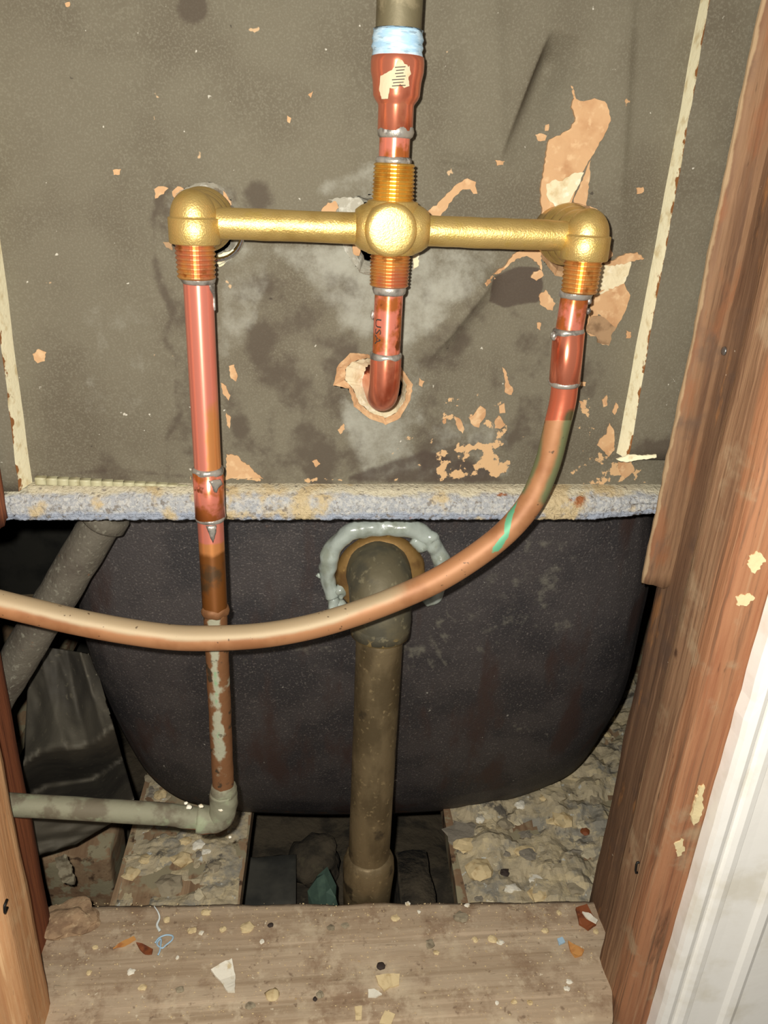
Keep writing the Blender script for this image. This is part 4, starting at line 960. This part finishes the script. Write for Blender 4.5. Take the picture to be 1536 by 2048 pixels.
# --- curved supply tube on the right
ct = thing('curved_tube', 'long bent copper tube sweeping from a brass elbow past the drain', 'pipe', (.0, -.06, P(450, 1277, -.066)[2]-.01))
zth = zf(1150, 590); xr1 = P(1146, 620, VY)[0]; zc1, zc2 = zf(1135, 668), zf(1130, 772)
xq1, xq2 = P(1137, 668, VY)[0], P(1128, 772, VY)[0]
vpipe('pipe', xq1, VY, zc1-.006, zth+.006, R, M['copper_burn'], ct, top=(xER, VY), n=12)
ringband('solder_joint', xER, VY, zth, R, .006, ct)
dv = np.array([xq1-xq2, 0, zc1-zc2]); Ld = np.linalg.norm(dv)
cpl = obj('coupling', *lathe([(0, .0080), (.0003, .0091), (Ld-.0003, .0091), (Ld, .0080)], (xq2, VY, zc2), dv, 40), M['copper_fit'], ct)
ringband('solder_joint', xq1, VY, zc1, .0081, .004, cpl, axis=dv); ringband('solder_joint', xq2, VY, zc2, .0081, .004, cpl, axis=dv)
for px, py, r in [(1178, 602, .0016), (1177, 622, .0014), (1108, 672, .002)]:
    obj('solder_drip', *rock(P(px, py, VY-.003), r, px, (1, 1, 1.4)), M['solder'], ct)
tp = [(1131, 752, -.045), (1126, 800, -.045), (1112, 860, -.046), (1094, 930, -.047), (1064, 1000, -.049), (1020, 1056, -.051), (960, 1106, -.054), (880, 1157, -.057), (800, 1194, -.060), (710, 1228, -.063), (620, 1254, -.0645), (530, 1270, -.0655), (440, 1276, -.066), (350, 1275, -.066), (250, 1262, -.066), (150, 1243, -.066), (70, 1224, -.066), (0, 1207, -.066), (-90, 1184, -.066)]
pts = catmull([P(*q) for q in tp], 8)
V, F = tube(pts, R, 36)
Vn = np.array(V); PX, PYy = proj(Vn); cpt = np.repeat(np.array(pts), 36, 0); nrm = (Vn-cpt)/R
facing = np.clip(-nrm[:, 1]*1.5, 0, 1)
green = np.maximum(.9*line(PX, PYy, [(1050, 950), (1034, 990), (1020, 1030), (1012, 1070), (990, 1100)], 12), .5*line(PX, PYy, [(1075, 880), (1050, 950)], 8))*(nrm[:, 1] < .2)
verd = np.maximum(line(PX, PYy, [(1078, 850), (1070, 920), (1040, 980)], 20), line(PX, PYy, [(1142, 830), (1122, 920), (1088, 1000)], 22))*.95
dusty = np.clip((nrm[:, 2]-.1)*1.4, 0, 1)*np.clip((900-PX)/250, 0, 1)
shiny = np.clip((848-PYy)/14, 0, 1)*(PX > 1040)
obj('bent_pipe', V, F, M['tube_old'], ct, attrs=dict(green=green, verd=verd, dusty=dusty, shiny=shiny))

# --- diagonal iron pipe under the rim at left
dg0, dg1 = P(212, 1030, .03), P(-30, 1430, .0225)
dp = thing('diagonal_pipe', 'rough grey iron pipe slanting down under the tub rim', 'pipe', tuple(dg1))
ax = dg1-dg0; ax_l = np.linalg.norm(ax)
obj('pipe', *tube([dg0+ax*i/30 for i in range(31)], .0142, 36, jit=.0008, js=90.), M['galv'], dp)
obj('pipe_collar', *lathe([(0, .0150), (.002, .0165), (.010, .0168), (.012, .0150)], dg0-ax/ax_l*.004, ax, 36, jit=.0008), M['galv'], dp)

# --- crumpled building paper between tub and left stud
def sheet(name, label, cat, corners, depthf, mat, nu=46, nv=46, thick=.0012):
    """sheet over a pixel quad; depthf(u, v) gives its depth Y"""
    a, b, c, d = [np.array(q, float) for q in corners]; V = []; F = []
    for i in range(nv+1):
        for j in range(nu+1):
            u, v = j/nu, i/nv; q = (a*(1-u)+b*u)*(1-v)+(d*(1-u)+c*u)*v; V.append(P(q[0], q[1], depthf(u, v)))
    n_ = len(V); V += [p+np.array([0, thick, 0]) for p in V]
    for i in range(nv):
        for j in range(nu):
            k = i*(nu+1)+j; f = (k, k+1, k+nu+2, k+nu+1); F.append(f); F.append(tuple(x+n_ for x in reversed(f)))
    def rim_(seq):
        for x, y in zip(seq, seq[1:]): F.append((x, y, y+n_, x+n_))
    rim_([j for j in range(nu+1)]); rim_([nv*(nu+1)+j for j in range(nu+1)]); rim_([i*(nu+1) for i in range(nv+1)]); rim_([i*(nu+1)+nu for i in range(nv+1)])
    o = obj(name, V, F, mat); tag(o, label, cat); return o
def ridge(u, v, u0, v0, u1, v1, s):
    t, w2 = seg_u(np.array(u), np.array(v), (u0, v0), (u1, v1)); t = np.clip(t, 0, 1)
    return float(max(0, 1-abs(w2)/s))
def fpap(u, v):
    vv = v+.16*(u-.6)+.03*math.sin(u*7)
    if vv < .58: y = .118-.055*(max(vv, 0)/.58)**2.2
    elif vv < .80: y = .063+.11*((vv-.58)/.22)
    else: y = .173-.10*((vv-.80)/.2)
    return y - .022*ridge(u, v, .8, .0, .98, 1., .22) - .012*ridge(u, v, .2, .1, .45, .6, .25) + .007*nz(u*3, v*3, 0) + .003*nz(u*9, v*9, 3)
sheet('building_paper', 'crumpled dark building paper hanging between tub and reddish stud', 'paper', [(60, 1290), (186, 1310), (268, 1600), (40, 1640)], fpap, M['tarp'])
fp2 = lambda u, v: .045+.05*v*0+.02*u+.006*nz(u*4, v*4, 7)
sheet('paper_scrap', 'folded dark paper scrap below the grey side pipe', 'paper', [(45, 1640), (250, 1630), (150, 1690), (52, 1720)], fp2, M['tarp'], 24, 14)
# dim things in the left gap
pc = PZ(170, 1740, -.10)
o = lumber('timber_block', pc[0]-.035, pc[0]+.035, pc[1]-.02, pc[1]+.05, -.245, -.055, M['plank'], None, axis=2, n=12, jit=.002, seed=11); tag(o, 'dim sawn block standing in the dark gap beside the narrow floor board', 'timber')
rg = slab('torn_rag', [(110, 1716), (130, 1708), (142, 1728), (146, 1748), (152, 1764), (140, 1768), (128, 1754), (118, 1744)], .06, .002, M['felt_scrap'], None, 4, 2., 5, wave=.004)
tag(rg, 'pale ragged scrap caught in the dark gap beside the reddish stud', 'scrap')
# dim things seen through the drain opening
q = PZ(648, 1790, -.06); o = obj('glass_shard', *rock((q[0], q[1]+.004, -.10), .030, 14, (.55, .35, 2.2), 2, .6), M['glassgreen'], smooth=False); tag(o, 'dull green glass shard standing in the dark hole against the drain pipe', 'shard')
q = PZ(540, 1700, -.10); o = lumber('brick', q[0]-.05, q[0]+.03, q[1]-.03, q[1]+.05, -.25, -.16, M['dim'], None, axis=0, n=8, jit=.003, seed=12, rnd=.004); tag(o, 'dark brick lying deep in the drain opening', 'brick')
q = PZ(835, 1720, -.08); o = lumber('timber_offcut', q[0]-.018, q[0]+.02, q[1]-.06, q[1]+.05, -.26, -.12, M['soil'], None, axis=2, n=10, jit=.003, seed=13); tag(o, 'mossy timber offcut standing deep in the drain opening', 'timber')
q = PZ(610, 1660, -.08); o = obj('stone', *rock((q[0]+.012, q[1]+.075, -.215), .035, 4, (1, 1, .9), 3), M['soil']); tag(o, 'dark rounded stone deep in the drain opening', 'stone')

# ================================================================== DEBRIS
def chip(name, label, cat, poly, Z, thick, mat, tilt=0., group=None, step=6, amp=.8, seed=0, curl=0.):
    pl = jag(poly, step, amp, seed); T = fill(pl); n = len(pl); base = [PZ(x, y, Z) for x, y in pl]; c = np.mean(base, 0)
    top = []; bot = []
    for p in base:
        dx, dy = p[0]-c[0], p[1]-c[1]; z = Z+max(0, tilt*dy)+curl*(dx*dx+dy*dy)*40; bot.append(np.array([p[0], p[1], z])); top.append(np.array([p[0], p[1], z+thick*(1+.5*nz(*p, 300.))]))
    V = top+bot; Fq = list(T)+[tuple(i+n for i in reversed(t)) for t in T]+[(i, (i+1) % n, n+(i+1) % n, n+i) for i in range(n)]
    o = obj(name, V, Fq, M[mat], smooth=False); tag(o, label, cat, group); return o
Zp = PT+.0004
chip('plaster_chip', 'large white triangular chip on the sole plate', 'chip', [(422, 1946), (446, 1932), (464, 1926), (471, 1954), (470, 1990), (455, 1988), (440, 1964)], Zp, .0022, 'chip_w', .15, curl=.2)
chip('paint_chip', 'squarish cream chip on the sole plate with a notched lower edge', 'chip', [(751, 1954), (774, 1951), (799, 1951), (798, 1972), (780, 1976), (768, 1984), (756, 1970)], Zp, .0016, 'chip_c', .1)
chip('paint_chip', 'small white wedge chip just below the squarish cream chip', 'chip', [(736, 1980), (748, 1979), (764, 1990), (752, 1996), (736, 1996)], Zp, .0014, 'chip_w')
chip('paint_chip', 'slim cream chip near the front edge of the sole plate', 'chip', [(709, 2014), (724, 2013), (723, 2041), (711, 2041)], Zp, .0012, 'chip_c')
chip('paint_chip', 'tilted pale cream chip at the front edge of the sole plate', 'chip', [(770, 2022), (790, 2030), (782, 2052), (758, 2048)], Zp, .0014, 'chip_c')
chip('wood_splinter', 'orange wood splinter on the sole plate near the blue loop', 'splinter', [(226, 1898), (246, 1884), (268, 1874), (272, 1880), (250, 1893)], Zp, .0014, 'chip_o', step=5, amp=.5)
chip('brown_flake', 'curled rust brown flake beside the blue plastic loop', 'flake', [(273, 1889), (284, 1890), (306, 1902), (304, 1912), (290, 1910), (280, 1902)], Zp, .0018, 'chip_b', curl=.5)
chip('rusty_scrap', 'rust brown scrap on the sole plate beside the weathered stud', 'scrap', [(1150, 1822), (1172, 1816), (1186, 1838), (1192, 1852), (1176, 1862), (1158, 1850)], Zp, .003, 'chip_b', .2)
chip('plaster_chip', 'white sliver lying on the rust brown scrap', 'chip', [(1164, 1826), (1176, 1828), (1196, 1842), (1192, 1848), (1172, 1838)], Zp+.0045, .0016, 'chip_w', .1)
chip('yellow_scrap', 'yellowish scrap on the plate beside the blue speck', 'scrap', [(1136, 1884), (1146, 1890), (1168, 1902), (1164, 1912), (1150, 1916), (1140, 1904)], Zp, .002, 'chip_o')
chip('blue_scrap', 'tiny bright blue plastic scrap on the sole plate', 'scrap', [(1114, 1878), (1124, 1876), (1130, 1886), (1118, 1892)], Zp, .0015, 'blue', step=4)
# loop of pale blue plastic and a pale thread
lp = [(310, 1886), (318, 1876), (332, 1870), (345, 1872), (344, 1880), (332, 1890), (324, 1896), (314, 1888), (322, 1878), (320, 1900), (316, 1910)]
o = obj('plastic_loop', *tube(catmull([PZ(x, y, Zp+.0012) for x, y in lp], 6), .0007, 8), M['blue']); tag(o, 'thin pale blue plastic loop on the sole plate', 'thread')
tp2 = [PZ(320, 1862, Zp+.0008), PZ(314, 1850, Zp+.002), PZ(319, 1836, Zp+.004), PZ(316, 1824, Zp+.007), PZ(308, 1812, Zp+.009)]
o = obj('pale_thread', *tube(catmull(tp2, 6), lambda t: .0013*(1-.7*t), 8), M['pale_thread']); tag(o, 'short curved pale thread standing at the back of the sole plate', 'thread')
# knot and dark grit
o = obj('dark_grit', *rock(PZ(762, 1932, Zp+.001), .0034, 3, (1.1, 1, .3)), M['chip_k']); tag(o, 'dark round lump behind the squarish cream chip', 'grit')
o = obj('dark_grit', *rock(PZ(541, 1850, Zp+.001), .0022, 6, (1.2, 1, .5)), M['chip_k']); tag(o, 'black pale-sided speck near the back edge of the plate', 'grit')
o = obj('dark_grit', *rock(PZ(630, 1998, Zp+.001), .0018, 8, (1, 1.1, .5)), M['chip_k']); tag(o, 'small black speck between the flat tan disc and squarish chip', 'grit')
o = obj('brown_disc', *rock(PZ(545, 1990, Zp+.0005), .0055, 9, (1, 1, .22)), M['chip_c']); tag(o, 'flat round tan disc beside the large white triangular chip', 'disc')
# plaster crumbs large enough to pick out
spots = [(334, 1840, 9, 'chip_c'), (384, 1862, 9, 'chip_c'), (412, 1826, 10, 'chip_c'), (446, 1860, 9, 'chip_c'), (494, 1857, 14, 'chip_c'), (262, 1944, 8, 'chip_w'), (355, 1916, 5, 'chip_w'), (790, 1838, 9, 'chip_c'), (922, 1836, 15, 'chip_g'), (860, 1890, 12, 'chip_g'), (873, 1906, 6, 'chip_c'), (985, 1880, 10, 'chip_c'), (950, 1880, 8, 'chip_c'), (1000, 1885, 7, 'chip_w'), (1090, 1862, 7, 'chip_c'), (1118, 1826, 7, 'chip_c'), (1138, 1964, 6, 'chip_w'), (1134, 1978, 6, 'chip_w'), (994, 2006, 5, 'chip_w'), (1060, 2006, 6, 'chip_c'), (1028, 2004, 6, 'chip_c'), (838, 1824, 5, 'chip_w'), (815, 1808, 6, 'chip_w'), (934, 1811, 6, 'chip_w'), (524, 1884, 6, 'chip_w'), (402, 1866, 6, 'chip_w'), (360, 1980, 8, 'chip_g'), (178, 1946, 7, 'chip_c'), (285, 1976, 8, 'chip_c'), (500, 2012, 9, 'chip_g'), (1192, 1864, 8, 'chip_c'), (690, 1852, 8, 'chip_g'), (662, 1856, 8, 'chip_g'), (160, 1868, 6, 'chip_c'), (190, 1895, 6, 'chip_c'), (174, 1824, 5, 'chip_w'), (640, 1990, 9, 'chip_g')]
nm = dict(chip_c='cream', chip_w='white', chip_g='greyish', chip_k='dark')
def near(x, y, lm): return min(lm, key=lambda q: math.hypot(q[1]-x, (q[2]-y)*1.3))[0]
LMP = [('blue plastic loop', 330, 1882), ('pale standing thread', 314, 1836), ('large white triangular chip', 450, 1956), ('squarish cream chip', 776, 1966), ('dark round lump', 762, 1932), ('tiny blue scrap', 1122, 1884), ('rust brown scrap', 1174, 1840), ('drain pipe', 737, 1806), ('mortar lump', 138, 1838), ('flat tan disc', 545, 1990), ('edge of the wide floor boards', 912, 1808), ('black pale-sided speck', 541, 1850), ('orange splinter', 250, 1888), ('casing stud', 1195, 1990), ('pale tan stud', 100, 1930), ('front edge of the plate', 1020, 2040), ('floor rubble edge', 1040, 1808)]
LMF = [('drain opening', 900, 1700), ('sole plate', 1060, 1810), ('dark back stud', 1210, 1680), ('underside of the tub', 1060, 1600), ('curved corner of the tub', 1180, 1560), ('sole plate', 340, 1810), ('corroded pipe bend', 420, 1670), ('dark gap', 250, 1740), ('tub edge', 310, 1570), ('drain opening', 480, 1740)]
for i, (x, y, r, m_) in enumerate(spots):
    p = PZ(x, y, Zp); rr = r*.00034
    o = obj('plaster_crumb', *rock((p[0], p[1], Zp+rr*.22), rr, i+.5, (1.25 if i % 3 else .9, 1.05, .4), 2, .5), M[m_], smooth=False)
    tag(o, ('larger ' if r > 8 else 'tiny ' if r < 6 else '')+nm[m_]+' plaster crumb on the sole plate near the '+near(x, y, LMP), 'crumb', 'crumbs on the sole plate')
# crumpled mud lump at back left of plate
V = []; F = []
o = obj('mud_lump', *rock(PZ(138, 1838, Zp+.004), .020, 21, (1.15, .8, .28), 4, .6), M['mud'], smooth=False); tag(o, 'crusty brown mortar lump on the sole plate beside the tan stud', 'lump')
# chunks on the floor boards
fl_sp = [(1052, 1708, 20, 'chip_c'), (1024, 1778, 13, 'chip_w'), (1072, 1762, 14, 'chip_w'), (1170, 1664, 10, 'chip_b'), (1010, 1650, 16, 'chip_g'), (1002, 1690, 12, 'chip_g'), (960, 1740, 26, 'chip_c'), (1100, 1600, 22, 'chip_c'), (1140, 1720, 20, 'chip_g'), (1010, 1745, 9, 'chip_k'), (1120, 1640, 26, 'chip_c'), (1180, 1560, 10, 'chip_w'), (930, 1690, 20, 'chip_c'), (1190, 1600, 14, 'chip_g'), (1080, 1790, 20, 'chip_c'), (1150, 1780, 16, 'chip_g'), (1040, 1610, 12, 'chip_w'), (1214, 1470, 10, 'chip_c'), (960, 1640, 10, 'chip_w'),
         (365, 1720, 18, 'chip_c'), (338, 1770, 24, 'chip_g'), (262, 1748, 15, 'chip_c'), (396, 1690, 12, 'chip_w'), (372, 1682, 12, 'chip_c'), (290, 1720, 12, 'chip_c'), (430, 1735, 13, 'chip_g'), (412, 1704, 8, 'chip_w'), (320, 1590, 13, 'chip_c'), (300, 1556, 12, 'chip_g')]
for i, (x, y, r, m_) in enumerate(fl_sp):
    hz = .006 if x > 800 else .002
    p = PZ(x, y, hz); rr = r*.00047
    o = obj('plaster_chunk', *rock((p[0], p[1], hz+rr*.1), rr, i+40.3, (1.15, 1., .42), 2, .55), M[m_], smooth=False)
    side = 'wide' if x > 800 else 'narrow'
    c_ = dict(chip_c='cream', chip_w='white', chip_g='grey', chip_b='rust brown', chip_k='dark')[m_]
    tag(o, ('broad ' if r > 18 else 'small ' if r < 13 else '')+c_+' plaster chunk on the '+side+' floor board near the '+near(x, y, LMF), 'chunk', 'chunks on the '+side+' floor board')
# fine grit nobody could count
V, F = [], []
for i in range(1500):
    x = rng.uniform(100, 1185); y = 1806+(2040-1806)*rng.random()**1.25; r = .00022+.0006*rng.random()**3
    p = PZ(x, y, Zp); b = len(V)
    for d in ((1, 0, 0), (-1, .2, 0), (.1, 1, 0), (0, -1, .1), (0, 0, 1)): V.append((p[0]+d[0]*r*rng.uniform(.7, 1.5), p[1]+d[1]*r*rng.uniform(.7, 1.5), Zp-.0003+d[2]*r*1.2+.0002))
    F += [(b, b+2, b+4), (b+2, b+1, b+4), (b+1, b+3, b+4), (b+3, b, b+4), (b, b+3, b+1, b+2)]
o = obj('plaster_dust', V, F, M['chip_c'], smooth=False); tag(o, 'fine pale plaster grit sprinkled along the sole plate', 'grit', kind='stuff')

seen = {}
for o in list(COL.objects):      # look-alikes near the same landmark: say which crumb is the flatter or longer one
    if 'label' in o and o.parent is None and o.get('group'): seen.setdefault(o['label'], []).append(o)
for lb, os_ in seen.items():
    if len(os_) > 1:
        os_.sort(key=lambda o: -o.dimensions.x)
        os_[0]['label'] = lb.replace('plaster', 'longer plaster', 1)
        os_[-1]['label'] = lb.replace('plaster', 'stubbier plaster', 1)
for r_ in ROOTS:
    if '_o' in r_: del r_['_o']
